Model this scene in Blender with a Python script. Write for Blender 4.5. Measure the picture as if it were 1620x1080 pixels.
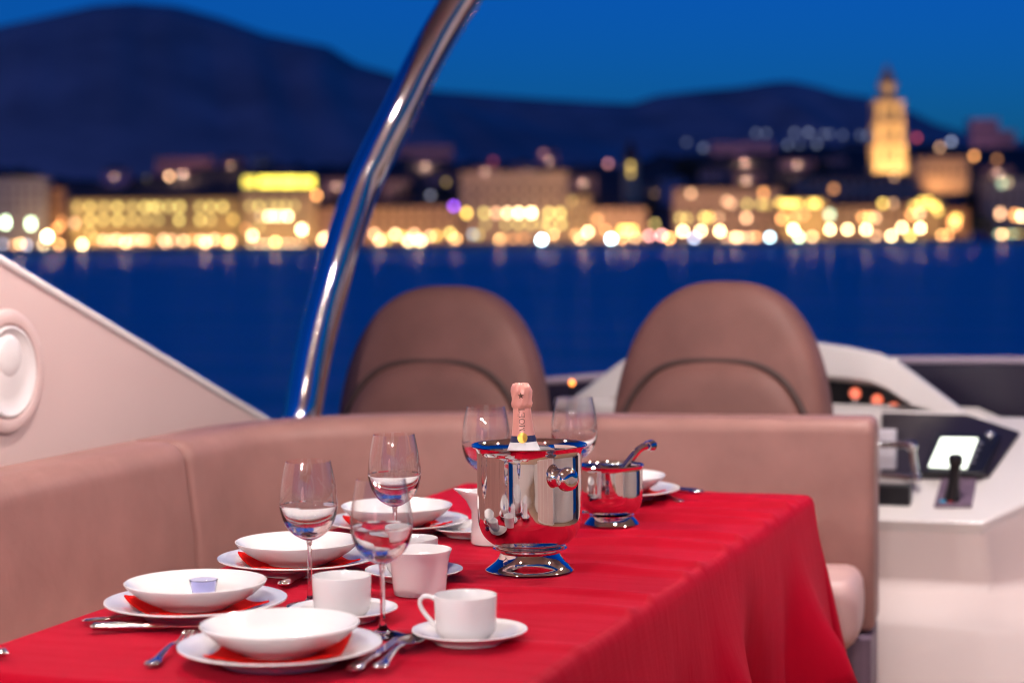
import bpy, bmesh, math, random
from mathutils import Vector, Matrix
random.seed(7)
R_ = math.radians
PI = math.pi
scene = bpy.context.scene
for o in list(bpy.data.objects):
    bpy.data.objects.remove(o)
COL = scene.collection

# ------------------------------------------------------------------ camera
# boat frame: +Y = bow, +X = starboard, water at z = 0, flybridge deck at z = 5
FPX = 3150.0                       # 70 mm lens in pixels of the 1620 px frame
CAM = Vector((0.0, 0.0, 6.305))
YAW, ROLL = R_(19.4), R_(0.6)
PITCH = math.atan((540 - 367) / FPX)
FW = Vector((-math.sin(YAW) * math.cos(PITCH), math.cos(YAW) * math.cos(PITCH), -math.sin(PITCH)))
_r = Vector((math.cos(YAW), math.sin(YAW), 0))
_u = _r.cross(FW)
RT = _r * math.cos(ROLL) - _u * math.sin(ROLL)
UP = RT.cross(FW)
cam_data = bpy.data.cameras.new('camera')
cam = bpy.data.objects.new('camera', cam_data)
COL.objects.link(cam)
m3 = Matrix((RT, UP, -FW)).transposed()
cam.matrix_world = Matrix.Translation(CAM) @ m3.to_4x4()
cam_data.lens = 70
cam_data.sensor_width = 36
cam_data.clip_start = 0.1
cam_data.clip_end = 60000
cam_data.dof.use_dof = True
cam_data.dof.focus_distance = 3.40
cam_data.dof.aperture_fstop = 2.8
scene.camera = cam

def ray(x, y): return FW + RT * ((x - 810) / FPX) - UP * ((y - 540) / FPX)
def atz(x, y, z): d = ray(x, y); return CAM + d * ((z - CAM.z) / d.z)
def atd(x, y, dist): return CAM + ray(x, y) * dist
def atv(x, y, v): d = ray(x, y); return CAM + d * (v / d.y)
def atu(x, y, u): d = ray(x, y); return CAM + d * (u / d.x)
def atp(x, y, p0, n):
    d = ray(x, y); return CAM + d * ((p0 - CAM).dot(n) / d.dot(n))

# ------------------------------------------------------------------ world / sky, exposure
world = bpy.data.worlds.new('World')
scene.world = world
world.use_nodes = True
wn = world.node_tree
bg = wn.nodes['Background']
sky = wn.nodes.new('ShaderNodeTexSky')
sky.sky_type = 'NISHITA'
sky.sun_disc = False
sky.sun_elevation = R_(4.0)
sky.sun_rotation = R_(180)          # the sun has set astern, behind the camera
sky.altitude = 0
sky.air_density = 1.0
sky.dust_density = 0.3
sky.ozone_density = 4.0
tint = wn.nodes.new('ShaderNodeMix')
tint.data_type = 'RGBA'
tint.blend_type = 'MULTIPLY'
tint.inputs[0].default_value = 1.0
tint.inputs[7].default_value = (0.022, 0.315, 1.06, 1)   # tungsten white balance
wn.links.new(sky.outputs[0], tint.inputs[6])
wn.links.new(tint.outputs[2], bg.inputs[0])
bg.inputs[1].default_value = 0.15

sun_d = bpy.data.lights.new('sun', 'SUN')
sun_d.energy = 0.07                 # last afterglow astern, added to redden the hills
sun_d.color = (1.0, 0.46, 0.42)
sun_d.angle = R_(12)
sun_o = bpy.data.objects.new('sun', sun_d); COL.objects.link(sun_o)
sun_o.rotation_euler = (R_(86), 0, 0)

vs = scene.view_settings
vs.view_transform = 'Standard'
vs.look = 'None'
vs.exposure = 0.0
vs.gamma = 1.0
vs.use_curve_mapping = False
cy = scene.cycles
cy.max_bounces = 14
cy.diffuse_bounces = 4
cy.glossy_bounces = 8
cy.transmission_bounces = 12
cy.transparent_max_bounces = 24
cy.sample_clamp_indirect = 6.0
cy.caustics_reflective = False
cy.caustics_refractive = False
cy.use_denoising = True
cy.use_light_tree = True
cy.filter_width = 1.1

# ------------------------------------------------------------------ materials
MATS = {}
def pmat(name, col, rough=0.5, metal=0.0, bump=0.0, bscale=80.0, var=0.0, vscale=6.0, coat=0.0, sheen=0.0, spec=0.5, bdist=0.001, stretch=None, soft=0.0):
    if name in MATS: return MATS[name]
    m = bpy.data.materials.new(name); m.use_nodes = True
    nt = m.node_tree; b = nt.nodes['Principled BSDF']
    b.inputs['Base Color'].default_value = (*col, 1)
    b.inputs['Roughness'].default_value = rough
    b.inputs['Metallic'].default_value = metal
    b.inputs['Coat Weight'].default_value = coat
    b.inputs['Coat Roughness'].default_value = 0.08
    b.inputs['Sheen Weight'].default_value = sheen
    b.inputs['Specular IOR Level'].default_value = spec
    tc = nt.nodes.new('ShaderNodeTexCoord')
    src = tc.outputs['Object']
    if stretch:
        mp = nt.nodes.new('ShaderNodeMapping'); mp.inputs['Scale'].default_value = stretch
        nt.links.new(src, mp.inputs[0]); src = mp.outputs[0]
    if bump > 0:
        n = nt.nodes.new('ShaderNodeTexNoise'); n.inputs['Scale'].default_value = bscale
        n.inputs['Detail'].default_value = 4
        nt.links.new(src, n.inputs['Vector'])
        bp = nt.nodes.new('ShaderNodeBump'); bp.inputs['Strength'].default_value = bump
        bp.inputs['Distance'].default_value = bdist
        nt.links.new(n.outputs[0], bp.inputs['Height']); nt.links.new(bp.outputs[0], b.inputs['Normal'])
        if soft > 0:
            n_b = nt.nodes.new('ShaderNodeTexNoise'); n_b.inputs['Scale'].default_value = 11; n_b.inputs['Detail'].default_value = 3; n_b.inputs['Distortion'].default_value = 0.6
            nt.links.new(src, n_b.inputs['Vector'])
            bq = nt.nodes.new('ShaderNodeBump'); bq.inputs['Strength'].default_value = soft; bq.inputs['Distance'].default_value = 0.012
            nt.links.new(n_b.outputs[0], bq.inputs['Height']); nt.links.new(bq.outputs[0], bp.inputs['Normal'])
    if var > 0:
        n = nt.nodes.new('ShaderNodeTexNoise'); n.inputs['Scale'].default_value = vscale
        n.inputs['Detail'].default_value = 5
        nt.links.new(src, n.inputs['Vector'])
        cr = nt.nodes.new('ShaderNodeValToRGB')
        cr.color_ramp.elements[0].position = 0.3; cr.color_ramp.elements[1].position = 0.7
        cr.color_ramp.elements[0].color = tuple(c * (1 - var) for c in col) + (1,)
        cr.color_ramp.elements[1].color = tuple(min(1, c * (1 + var)) for c in col) + (1,)
        nt.links.new(n.outputs[0], cr.inputs[0]); nt.links.new(cr.outputs[0], b.inputs['Base Color'])
    MATS[name] = m
    return m

def emat(name, col, strength):
    if name in MATS: return MATS[name]
    m = bpy.data.materials.new(name); m.use_nodes = True
    nt = m.node_tree; b = nt.nodes['Principled BSDF']
    b.inputs['Base Color'].default_value = (0.5, 0.5, 0.5, 1)
    b.inputs['Emission Color'].default_value = (*col, 1)
    b.inputs['Emission Strength'].default_value = strength
    MATS[name] = m
    return m

def clear_glass():
    if 'clear_glass' in MATS: return MATS['clear_glass']
    m = bpy.data.materials.new('clear_glass'); m.use_nodes = True
    nt = m.node_tree; nt.nodes.clear()
    out = nt.nodes.new('ShaderNodeOutputMaterial')
    tr = nt.nodes.new('ShaderNodeBsdfTransparent'); tr.inputs[0].default_value = (0.997, 0.996, 0.997, 1)
    gl = nt.nodes.new('ShaderNodeBsdfGlossy'); gl.inputs['Roughness'].default_value = 0.02
    lw = nt.nodes.new('ShaderNodeLayerWeight'); lw.inputs[0].default_value = 0.5
    pw = nt.nodes.new('ShaderNodeMath'); pw.operation = 'POWER'; pw.inputs[1].default_value = 3.2
    ma = nt.nodes.new('ShaderNodeMath'); ma.operation = 'MULTIPLY_ADD'
    ma.inputs[1].default_value = 0.92; ma.inputs[2].default_value = 0.055
    mx = nt.nodes.new('ShaderNodeMixShader')
    nt.links.new(lw.outputs['Facing'], pw.inputs[0]); nt.links.new(pw.outputs[0], ma.inputs[0])
    nt.links.new(ma.outputs[0], mx.inputs[0]); nt.links.new(tr.outputs[0], mx.inputs[1]); nt.links.new(gl.outputs[0], mx.inputs[2])
    nt.links.new(mx.outputs[0], out.inputs[0])
    MATS['clear_glass'] = m
    return m

def refr(name, col, ior, rough=0.0):
    if name in MATS: return MATS[name]
    m = bpy.data.materials.new(name); m.use_nodes = True
    b = m.node_tree.nodes['Principled BSDF']
    b.inputs['Base Color'].default_value = (*col, 1)
    b.inputs['Roughness'].default_value = rough
    b.inputs['Transmission Weight'].default_value = 1.0
    b.inputs['IOR'].default_value = ior
    MATS[name] = m
    return m

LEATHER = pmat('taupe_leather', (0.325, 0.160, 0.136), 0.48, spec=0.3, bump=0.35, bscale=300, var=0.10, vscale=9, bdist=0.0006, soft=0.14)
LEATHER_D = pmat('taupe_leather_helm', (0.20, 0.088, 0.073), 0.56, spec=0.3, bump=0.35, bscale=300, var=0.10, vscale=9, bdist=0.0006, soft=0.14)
GELCOAT = pmat('cream_gelcoat', (0.74, 0.53, 0.49), 0.38, coat=0.3, var=0.02, vscale=2)
GELWHITE = pmat('white_gelcoat', (0.86, 0.78, 0.75), 0.25, coat=0.4, var=0.02, vscale=2)
CHINA = pmat('white_china', (0.83, 0.79, 0.78), 0.16, coat=0.5, var=0.01, vscale=20)
STEEL = pmat('polished_steel', (0.76, 0.72, 0.70), 0.03, 1.0, bump=0.02, bscale=25, bdist=0.0006)
CUTL = pmat('cutlery_steel', (0.80, 0.77, 0.77), 0.14, 1.0, bump=0.05, bscale=60, bdist=0.0005)
TUBE = pmat('tube_steel', (0.78, 0.77, 0.78), 0.07, 1.0, bump=0.02, bscale=12, bdist=0.001)
NAPKIN = pmat('orange_red_napkin', (0.60, 0.008, 0.006), 0.85, spec=0.05, bump=0.4, bscale=900, bdist=0.0004)
BLACK = pmat('black_plastic', (0.012, 0.011, 0.014), 0.35, var=0.2, vscale=30)
DARKPANEL = pmat('dark_dash_panel', (0.025, 0.018, 0.028), 0.42, bump=0.1, bscale=300, var=0.15)
PLUM = pmat('plum_laminate', (0.17, 0.11, 0.16), 0.5, var=0.25, vscale=40, stretch=(1, 1, 0.05))
CEIL = pmat('hardtop_white', (0.40, 0.30, 0.27), 0.45, var=0.02)

# ------------------------------------------------------------------ geometry helpers
class MB:
    def __init__(s): s.v = []; s.f = []
    def add(s, vs_, fs):
        o = len(s.v); s.v += [tuple(p) for p in vs_]; s.f += [tuple(i + o for i in f) for f in fs]; return s
    def box(s, c, d, M=None):
        x, y, z = c; a, b, h = d[0] / 2, d[1] / 2, d[2] / 2
        p = [Vector((x + i * a, y + j * b, z + k * h)) for i in (-1, 1) for j in (-1, 1) for k in (-1, 1)]
        if M: p = [M @ q for q in p]
        return s.add(p, [(0, 1, 3, 2), (4, 6, 7, 5), (0, 4, 5, 1), (2, 3, 7, 6), (0, 2, 6, 4), (1, 5, 7, 3)])
    def lathe(s, prof, seg=48, c=(0, 0, 0), closed=False):
        o = []; n = len(prof)
        for r, z in prof:
            for k in range(seg):
                a = 2 * PI * k / seg
                o.append((c[0] + r * math.cos(a), c[1] + r * math.sin(a), c[2] + z))
        fs = []
        for i in range(n if closed else n - 1):
            j = (i + 1) % n
            for k in range(seg):
                l = (k + 1) % seg
                fs.append((i * seg + k, i * seg + l, j * seg + l, j * seg + k))
        return s.add(o, fs)
    def tube(s, pts, rad, seg=12, cap=True):
        pts = [Vector(p) for p in pts]; n = len(pts); o = []
        rr = rad if isinstance(rad, (list, tuple)) else [rad] * n
        prev = None
        for i, p in enumerate(pts):
            t = (pts[min(i + 1, n - 1)] - pts[max(i - 1, 0)]).normalized()
            if prev is None:
                a = Vector((0, 0, 1)) if abs(t.z) < 0.9 else Vector((1, 0, 0))
                u = t.cross(a).normalized()
            else:
                u = (prev - t * prev.dot(t)).normalized()
            prev = u; w = t.cross(u)
            ru, rw = rr[i] if isinstance(rr[i], (list, tuple)) else (rr[i], rr[i])
            for k in range(seg):
                a = 2 * PI * k / seg
                o.append(p + u * (ru * math.cos(a)) + w * (rw * math.sin(a)))
        fs = [(i * seg + k, i * seg + (k + 1) % seg, (i + 1) * seg + (k + 1) % seg, (i + 1) * seg + k) for i in range(n - 1) for k in range(seg)]
        if cap: fs += [tuple(range(seg - 1, -1, -1)), tuple((n - 1) * seg + k for k in range(seg))]
        return s.add(o, fs)
    def grid(s, fn, nu, nv, wrap=False):
        o = [fn(i / nu, j / nv) for i in range(nu + 1) for j in range(nv + 1)]
        return s.add(o, [(i * (nv + 1) + j, (i + 1) * (nv + 1) + j, (i + 1) * (nv + 1) + j + 1, i * (nv + 1) + j + 1) for i in range(nu) for j in range(nv)])
    def prism(s, poly, off):
        """poly: 3-D points in order, extruded by the vector off"""
        off = Vector(off); n = len(poly)
        p = [Vector(q) for q in poly]
        nrm = Vector((0, 0, 0))
        for i in range(n): nrm += p[i].cross(p[(i + 1) % n])
        if nrm.dot(off) > 0: p = p[::-1]
        o = p + [q + off for q in p]
        return s.add(o, [tuple(range(n)), tuple(range(2 * n - 1, n - 1, -1))] + [(i, n + i, n + (i + 1) % n, (i + 1) % n) for i in range(n)])
    def sphere(s, c, r, nu=12, nv=20):
        pr = [(max(1e-5, r * math.sin(PI * i / nu)), -r * math.cos(PI * i / nu)) for i in range(nu + 1)]
        return s.lathe(pr, nv, c)
    def mesh(s, name, mat, sharp=35):
        me = bpy.data.meshes.new(name)
        me.from_pydata(s.v, [], s.f); me.validate(); me.update()
        if mat: me.materials.append(mat)
        if sharp is not None:
            me.polygons.foreach_set('use_smooth', [True] * len(me.polygons))
            me.set_sharp_from_angle(angle=R_(sharp))
        return me
    def build(s, name, mat, parent=None, sharp=35, bevel=0, bseg=3, recalc=True, subd=0):
        me = s.mesh(name, mat, sharp)
        if recalc:
            bm = bmesh.new(); bm.from_mesh(me); bmesh.ops.recalc_face_normals(bm, faces=bm.faces); bm.to_mesh(me); bm.free()
        o = bpy.data.objects.new(name, me); COL.objects.link(o)
        if parent: o.parent = parent
        if bevel:
            bv = o.modifiers.new('b', 'BEVEL'); bv.width = bevel; bv.segments = bseg; bv.limit_method = 'ANGLE'; bv.angle_limit = R_(30)
            bv.harden_normals = False
        if subd:
            sb = o.modifiers.new('s', 'SUBSURF'); sb.levels = subd; sb.render_levels = subd
        return o

def tag(o, label=None, cat=None, group=None, kind=None):
    if label: o['label'] = label
    if cat: o['category'] = cat
    if group: o['group'] = group
    if kind: o['kind'] = kind
    return o
def empty(name, loc, rz=0.0):
    o = bpy.data.objects.new(name, None); COL.objects.link(o)
    o.location = loc; o.rotation_euler = (0, 0, rz); o.empty_display_size = 0.05
    return o
def part(name, mesh, parent, loc=(0, 0, 0), rot=(0, 0, 0)):
    o = bpy.data.objects.new(name, mesh); COL.objects.link(o); o.parent = parent
    o.location = loc; o.rotation_euler = rot
    return o
def hash1(i): return (math.sin(i * 127.1 + 311.7) * 43758.5453) % 1.0
def vnoise(x):
    i = math.floor(x); f = x - i; f = f * f * (3 - 2 * f)
    return hash1(i) * (1 - f) + hash1(i + 1) * f
def lerp(a, b, t): return a + (b - a) * t
def pl(x, pts):
    if x <= pts[0][0]: return pts[0][1]
    for (a, b), (c, d) in zip(pts, pts[1:]):
        if x <= c: return b + (d - b) * (x - a) / (c - a)
    return pts[-1][1]

# ================================================================== THE SETTING
# ---- water
def water_mat():
    m = bpy.data.materials.new('sea_water'); m.use_nodes = True
    nt = m.node_tree; nt.nodes.clear()
    out = nt.nodes.new('ShaderNodeOutputMaterial')
    df = nt.nodes.new('ShaderNodeBsdfDiffuse'); df.inputs[0].default_value = (0.001, 0.70, 0.64, 1)
    gl = nt.nodes.new('ShaderNodeBsdfGlossy'); gl.inputs['Roughness'].default_value = 0.32; gl.inputs['Color'].default_value = (0.45, 0.75, 1.0, 1)
    mx = nt.nodes.new('ShaderNodeMixShader')      # wind-roughened sea
    nt.links.new(df.outputs[0], mx.inputs[1]); nt.links.new(gl.outputs[0], mx.inputs[2]); lw = nt.nodes.new('ShaderNodeLayerWeight'); lw.inputs[0].default_value = 0.5
    pw = nt.nodes.new('ShaderNodeMath'); pw.operation = 'POWER'; pw.inputs[1].default_value = 270.0       # calm film seen edge-on far away
    ml = nt.nodes.new('ShaderNodeMath'); ml.operation = 'MULTIPLY'; ml.inputs[1].default_value = 0.30
    g2 = nt.nodes.new('ShaderNodeBsdfGlossy'); g2.inputs['Roughness'].default_value = 0.05; g2.inputs['Color'].default_value = (0.8, 0.85, 1.0, 1)
    m2 = nt.nodes.new('ShaderNodeMixShader')
    nt.links.new(lw.outputs['Facing'], pw.inputs[0]); nt.links.new(pw.outputs[0], ml.inputs[0]); nt.links.new(ml.outputs[0], m2.inputs[0])
    nt.links.new(mx.outputs[0], m2.inputs[1]); nt.links.new(g2.outputs[0], m2.inputs[2]); nt.links.new(m2.outputs[0], out.inputs[0])
    tc = nt.nodes.new('ShaderNodeTexCoord')
    mp = nt.nodes.new('ShaderNodeMapping'); mp.inputs['Rotation'].default_value = (0, 0, -YAW); mp.inputs['Scale'].default_value = (0.35, 1.0, 1.0)
    nt.links.new(tc.outputs['Object'], mp.inputs[0])
    n1 = nt.nodes.new('ShaderNodeTexNoise'); n1.inputs['Scale'].default_value = 0.55; n1.inputs['Detail'].default_value = 5
    n2 = nt.nodes.new('ShaderNodeTexNoise'); n2.inputs['Scale'].default_value = 0.05; n2.inputs['Detail'].default_value = 3
    for n in (n1, n2): nt.links.new(mp.outputs[0], n.inputs['Vector'])
    ad = nt.nodes.new('ShaderNodeMath'); ad.operation = 'MULTIPLY_ADD'; ad.inputs[1].default_value = 2.0
    nt.links.new(n2.outputs[0], ad.inputs[0]); nt.links.new(n1.outputs[0], ad.inputs[2])
    mp2 = nt.nodes.new('ShaderNodeMapping'); mp2.inputs['Rotation'].default_value = (0, 0, -YAW); mp2.inputs['Scale'].default_value = (0.12, 1.0, 1.0)
    nt.links.new(tc.outputs['Object'], mp2.inputs[0])
    n3 = nt.nodes.new('ShaderNodeTexNoise'); n3.inputs['Scale'].default_value = 0.09; n3.inputs['Detail'].default_value = 6      # gusts: bands of rougher water
    nt.links.new(mp2.outputs[0], n3.inputs['Vector'])
    mr = nt.nodes.new('ShaderNodeMapRange'); mr.inputs[1].default_value = 0.38; mr.inputs[2].default_value = 0.62; mr.inputs[3].default_value = 0.06; mr.inputs[4].default_value = 0.26
    nt.links.new(n3.outputs[0], mr.inputs[0]); nt.links.new(mr.outputs[0], mx.inputs[0])
    bp = nt.nodes.new('ShaderNodeBump'); bp.inputs['Strength'].default_value = 1.0; bp.inputs['Distance'].default_value = 3.0
    nt.links.new(ad.outputs[0], bp.inputs['Height']); nt.links.new(bp.outputs[0], gl.inputs['Normal'])
    return m
w = MB().add([(-30000, -4000, 0), (30000, -4000, 0), (30000, 40000, 0), (-30000, 40000, 0)], [(0, 1, 2, 3)]).build('water', water_mat())
tag(w, kind='structure')

# ---- mountains: ridges far behind the town
MOUNT = pmat('scrub_mountain', (0.62, 0.36, 0.33), 0.95, var=0.25, vscale=0.004)
def ridge(name, prof, dist, thick, seed):
    def fn(a, b):
        x = -500 + a * 2700
        y = pl(x, prof)
        top = atd(x, y, dist)
        hgt = top.z
        # b: 0 foot in front, 0.5 crest, 1 foot behind
        k = 1 - abs(b * 2 - 1)
        prof_h = k ** 0.8
        off = (b * 2 - 1) * thick
        base = Vector((top.x, top.y, 0)) + Vector((FW.x, FW.y, 0)).normalized() * off
        n = (vnoise(x * 0.02 + seed + b * 7) - 0.5) * 0.10 + (vnoise(x * 0.06 + seed * 3 + b * 19) - 0.5) * 0.05
        z = hgt * prof_h * (1 + (n * math.sin(PI * k) if k < 1 else 0)) - 3
        return (base.x, base.y, z)
    o = MB().grid(fn, 220, 24).build(name, MOUNT, sharp=60)
    tag(o, kind='structure')
    return o
ridge('mountain', [(-500, 130), (-200, 80), (0, 40), (60, 27), (150, 7), (210, 2), (280, 8), (350, 27), (420, 52), (520, 72), (545, 88), (565, 100), (620, 115), (680, 140), (760, 175), (900, 215), (1100, 260), (2200, 330)], 5200, 1300, 2)
ridge('mountain', [(-500, 150), (300, 145), (650, 140), (760, 148), (850, 155), (950, 161), (1000, 163), (1040, 150), (1100, 143), (1170, 137), (1220, 129), (1250, 127), (1290, 135), (1330, 147), (1370, 152), (1420, 165), (1480, 195), (1540, 213), (1620, 222), (1800, 230), (2200, 260)], 9000, 1800, 9)

# ---- town ground: quay, promenade, hillside
TD = 828.0                              # distance to the water's edge
hd = Vector((FW.x, FW.y, 0)).normalized(); hr = Vector((hd.y, -hd.x, 0))
def tp(px, D, z): p = atd(px, 390, D); return Vector((p.x, p.y, z))
STONE = pmat('quay_stone', (0.28, 0.25, 0.22), 0.8, var=0.2, vscale=0.5)
q = MB()
for a in range(40):
    x0, x1 = -400 + a * 61, -400 + (a + 1) * 61
    A, B = tp(x0, TD, 0), tp(x1 - 0.3, TD, 0)
    q.prism([A + Vector((0, 0, -1)), B + Vector((0, 0, -1)), B + hd * 60 + Vector((0, 0, -1)), A + hd * 60 + Vector((0, 0, -1))], (0, 0, 3.0))
tag(q.build('quay', STONE), kind='structure')
HILLM = pmat('dark_hillside', (0.035, 0.04, 0.032), 0.95, var=0.4, vscale=0.05)
hp = [(-500, 300), (0, 262), (90, 280), (200, 285), (300, 268), (420, 262), (560, 262), (650, 255), (760, 258), (870, 262), (1000, 262), (1060, 245), (1110, 245), (1180, 240), (1260, 232), (1370, 225), (1450, 232), (1540, 232), (1620, 234), (2100, 250)]
def hill(a, b):
    x = -500 + a * 2600
    D = 870 + 300 * b
    top = atd(x, pl(x, hp) + 8 * (vnoise(x * 0.05) - 0.5), 1170).z
    p = tp(x, D, 0)
    return (p.x, p.y, 1.9 + (top - 1.9) * (b ** 1.3) + (vnoise(x * 0.11 + b * 30) - 0.5) * 3 * b)
tag(MB().grid(hill, 160, 12).build('hillside', HILLM, sharp=60), kind='structure')

# ================================================================== THE TOWN
def wall_mat(name, col): return pmat('wall_' + name, col, 0.85, var=0.12, vscale=0.15)
ROOFM = pmat('terracotta_roof', (0.16, 0.07, 0.045), 0.85, var=0.25, vscale=0.6)
DARKGLASS = pmat('dark_window', (0.02, 0.022, 0.03), 0.2)
def wmat(kind, lv):
    cols = {'y': (1.0, 0.66, 0.12), 'g': (0.95, 0.74, 0.18), 'w': (1.0, 0.72, 0.36), 'o': (1.0, 0.40, 0.11), 'p': (1.0, 0.54, 0.27), 'c': (0.62, 0.9, 1.0), 'm': (0.75, 1.0, 0.62), 'v': (0.35, 0.08, 1.0), 'r': (1.0, 0.12, 0.10), 'k': (1.0, 0.38, 0.36), 's': (0.55, 0.62, 0.85)}
    return emat('light_%s_%s' % (kind, str(lv).replace('.', '_')), cols[kind], lv * 2.1)
_wm = {}
def window_mesh(w_, h_, mat):
    k = (w_, h_, mat.name)
    if k not in _wm: _wm[k] = MB().box((0, 0, 0), (w_, 0.24, h_)).mesh('window', mat, None)
    return _wm[k]
def building(name, label, x0, x1, ytop, D, mat, depth=14, roof='hip', lit=(), dark=(), parts=(), roof_h=None, roofmat=None, cat='building', base=1.9, group=None):
    xm = (x0 + x1) / 2
    W_ = (x1 - x0) / FPX * D
    top = atd(xm, ytop, D)
    rh = 0 if roof == 'flat' else (roof_h or min(W_, depth) * 0.22)
    Hh = top.z - rh - base
    root = empty(name, (top.x, top.y, base), YAW)
    tag(root, label, cat, group)
    MB().box((0, depth / 2, Hh / 2), (W_, depth, Hh)).build('wall', mat, root, None)
    m = MB(); a, e = W_ / 2, 0.5
    if roof == 'flat':
        m.box((0, depth / 2, Hh + 0.35), (W_ + 0.8, depth + 0.8, 0.7)); m.build('cornice', mat, root, None)
    else:
        i = min(a, depth / 2) * (0.9 if roof == 'hip' else 0.0)
        v = [(-a - e, -e, Hh), (a + e, -e, Hh), (a + e, depth + e, Hh), (-a - e, depth + e, Hh), (-a + i, depth / 2, Hh + rh), (a - i, depth / 2, Hh + rh)]
        m.add(v, [(0, 1, 5, 4), (2, 3, 4, 5), (1, 2, 5), (3, 0, 4), (3, 2, 1, 0)]); m.build('roof', roofmat or ROOFM, root, None)
        MB().box((0, -0.15, Hh - 0.35), (W_ + 0.3, 0.4, 0.6)).build('cornice', mat, root, None)
    def loc(px, py):
        p = atd(px, py, D) - top
        return p.dot(hr), p.z + (top.z - base)
    for (px, py, w_, h_, mt) in lit:
        X, Z = loc(px, py); part('window', window_mesh(w_ * 0.66, h_ * 0.66, mt), root, (X, -0.02, Z))
    for (px, py, w_, h_) in dark:
        X, Z = loc(px, py); part('window', window_mesh(w_, h_, DARKGLASS), root, (X, 0.0, Z))
    return root, W_, Hh, loc

LAMP_POLE = pmat('lamp_pole', (0.06, 0.06, 0.06), 0.6)
_pole = {}
def lamp(px, py, D, mat, r=0.75, label=None, group=None, power=0.0, col=(1, 0.56, 0.20), foot=2.0):
    p = atd(px, py, D)
    root = empty('street_lamp', (p.x, p.y, foot), YAW)
    hgt = max(1.0, p.z - foot)
    key = round(hgt, 1)
    if key not in _pole:
        _pole[key] = MB().tube([(0, 0, 0), (0, 0, 0.4), (0, 0, hgt * 0.6), (0, 0, hgt - 0.3)], [0.22, 0.13, 0.10, 0.08], 8).mesh('pole', LAMP_POLE)
    part('pole', _pole[key], root)
    kk = ('globe', r, mat.name)
    if kk not in _pole: _pole[kk] = MB().sphere((0, 0, 0), r, 8, 12).mesh('globe', mat)
    part('globe', _pole[kk], root, (0, 0, hgt))
    tag(root, label, 'street lamp', group)
    if power > 0:
        ld = bpy.data.lights.new('lamp_light', 'POINT'); ld.energy = power * 2.1; ld.color = col; ld.shadow_soft_size = r * 1.3
        lo = bpy.data.objects.new('lamp_light', ld); COL.objects.link(lo); lo.parent = root; lo.location = (0, -r * 1.0, hgt + r * 1.6)
    return root
def flood(p, target, power, col, spread=90, name_label='floodlight', lab=None):
    """a real floodlight: a tilted black housing with a lens and a spot lamp"""
    d = (target - p).normalized()
    root = empty('floodlight', p)
    root.rotation_mode = 'QUATERNION'; root.rotation_quaternion = d.to_track_quat('-Z', 'Y')
    MB().box((0, 0, 0.25), (0.9, 0.7, 0.4)).build('housing', LAMP_POLE, root, None)
    MB().box((0, 0, 0.03), (0.8, 0.6, 0.04)).build('lens', emat('flood_lens', (1, 0.75, 0.4), 3), root, None)
    ld = bpy.data.lights.new('flood_light', 'SPOT'); ld.energy = power; ld.color = col; ld.spot_size = R_(spread); ld.spot_blend = 0.6; ld.shadow_soft_size = 0.4
    lo = bpy.data.objects.new('flood_light', ld); COL.objects.link(lo); lo.parent = root; lo.location = (0, 0, -0.1)
    tag(root, lab, 'floodlight', 'floodlights')
    return root
WARM = (1.0, 0.70, 0.38); ORANGE = (1.0, 0.50, 0.20); YEL = (1.0, 0.78, 0.25)
random.seed(3)
def dk(x0, x1, nx, ys, w_=1.2, h_=1.9): return [(x0 + (x1 - x0) * (i + 0.5) / nx, y, w_, h_) for y in ys for i in range(nx)]

# far left: grey block
building('harbour_office', 'plain grey block at the left end of the lit waterfront', -40, 72, 284, 862, wall_mat('grey', (0.42, 0.40, 0.38)), roof='flat', lit=[(8, 352, 2.4, 5.0, wmat('m', 7)), (48, 354, 3.2, 5.0, wmat('m', 5))], dark=dk(0, 68, 5, (300, 315, 330)))
building('narrow_house', 'narrow orange-lit house beside the grey block', 76, 102, 292, 870, wall_mat('apricot', (0.55, 0.32, 0.18)), depth=10, lit=[(88, 362, 2.0, 2.6, wmat('o', 3)), (97, 350, 2, 2.4, wmat('o', 2))], dark=dk(78, 100, 2, (308, 325)))
hx1 = [122, 142, 165, 186, 209, 229, 241, 249, 267, 284, 316, 333, 352]
hx2 = [142, 163, 186, 208, 229, 250, 283, 316, 333]
lv1 = [0.9, 1.6, 1.2, 1.9, 1.2, 1.9, 1.5, 1.7, 1.5, 2.0, 1.2, 1.7, 1.9]
lv2 = [1.6, 1.5, 1.9, 1.3, 1.1, 0.9, 1.9, 1.6, 1.1]
hl = [(x, 327, 2.4, 3.2, wmat('g', l)) for x, l in zip(hx1, lv1)] + [(x, 348, 2.4, 3.2, wmat('g', l)) for x, l in zip(hx2, lv2)] + [(368, 347, 2.2, 3.2, wmat('y', 1.6)), (118, 353, 2.2, 3.4, wmat('p', 2.2)), (142, 368, 2, 3, wmat('g', 1.2))]
for i, x in enumerate([150, 163, 174, 184, 197, 206, 216, 226, 236, 258, 272, 290, 304, 316, 326, 338, 352, 364]):
    hl.append((x, 379 + (i % 3), 2.6, 2.4, wmat('p' if i % 4 else 'o', [2.6, 4.2, 3.2, 5.0][i % 4])))
building('long_hotel', 'long low hotel with two rows of yellow windows', 112, 380, 304, 856, wall_mat('ochre', (0.52, 0.42, 0.20)), roof='hip', roof_h=3.0, lit=hl, dark=[(263, 348, 1.8, 2.6), (300, 327, 1.8, 2.6), (300, 348, 1.8, 2.6)])
yl = [(x, 326, 2.2, 3.0, wmat('g', l)) for x, l in ((395, 1.0), (409, 1.7), (427, 1.1), (440, 1.2), (452, 1.2), (466, 1.0))]
yl += [(x, 342, 2.2, 2.8, wmat('w', l)) for x, l in ((412, 1.4), (425, 7), (434, 5), (443, 5), (455, 9))]
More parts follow.
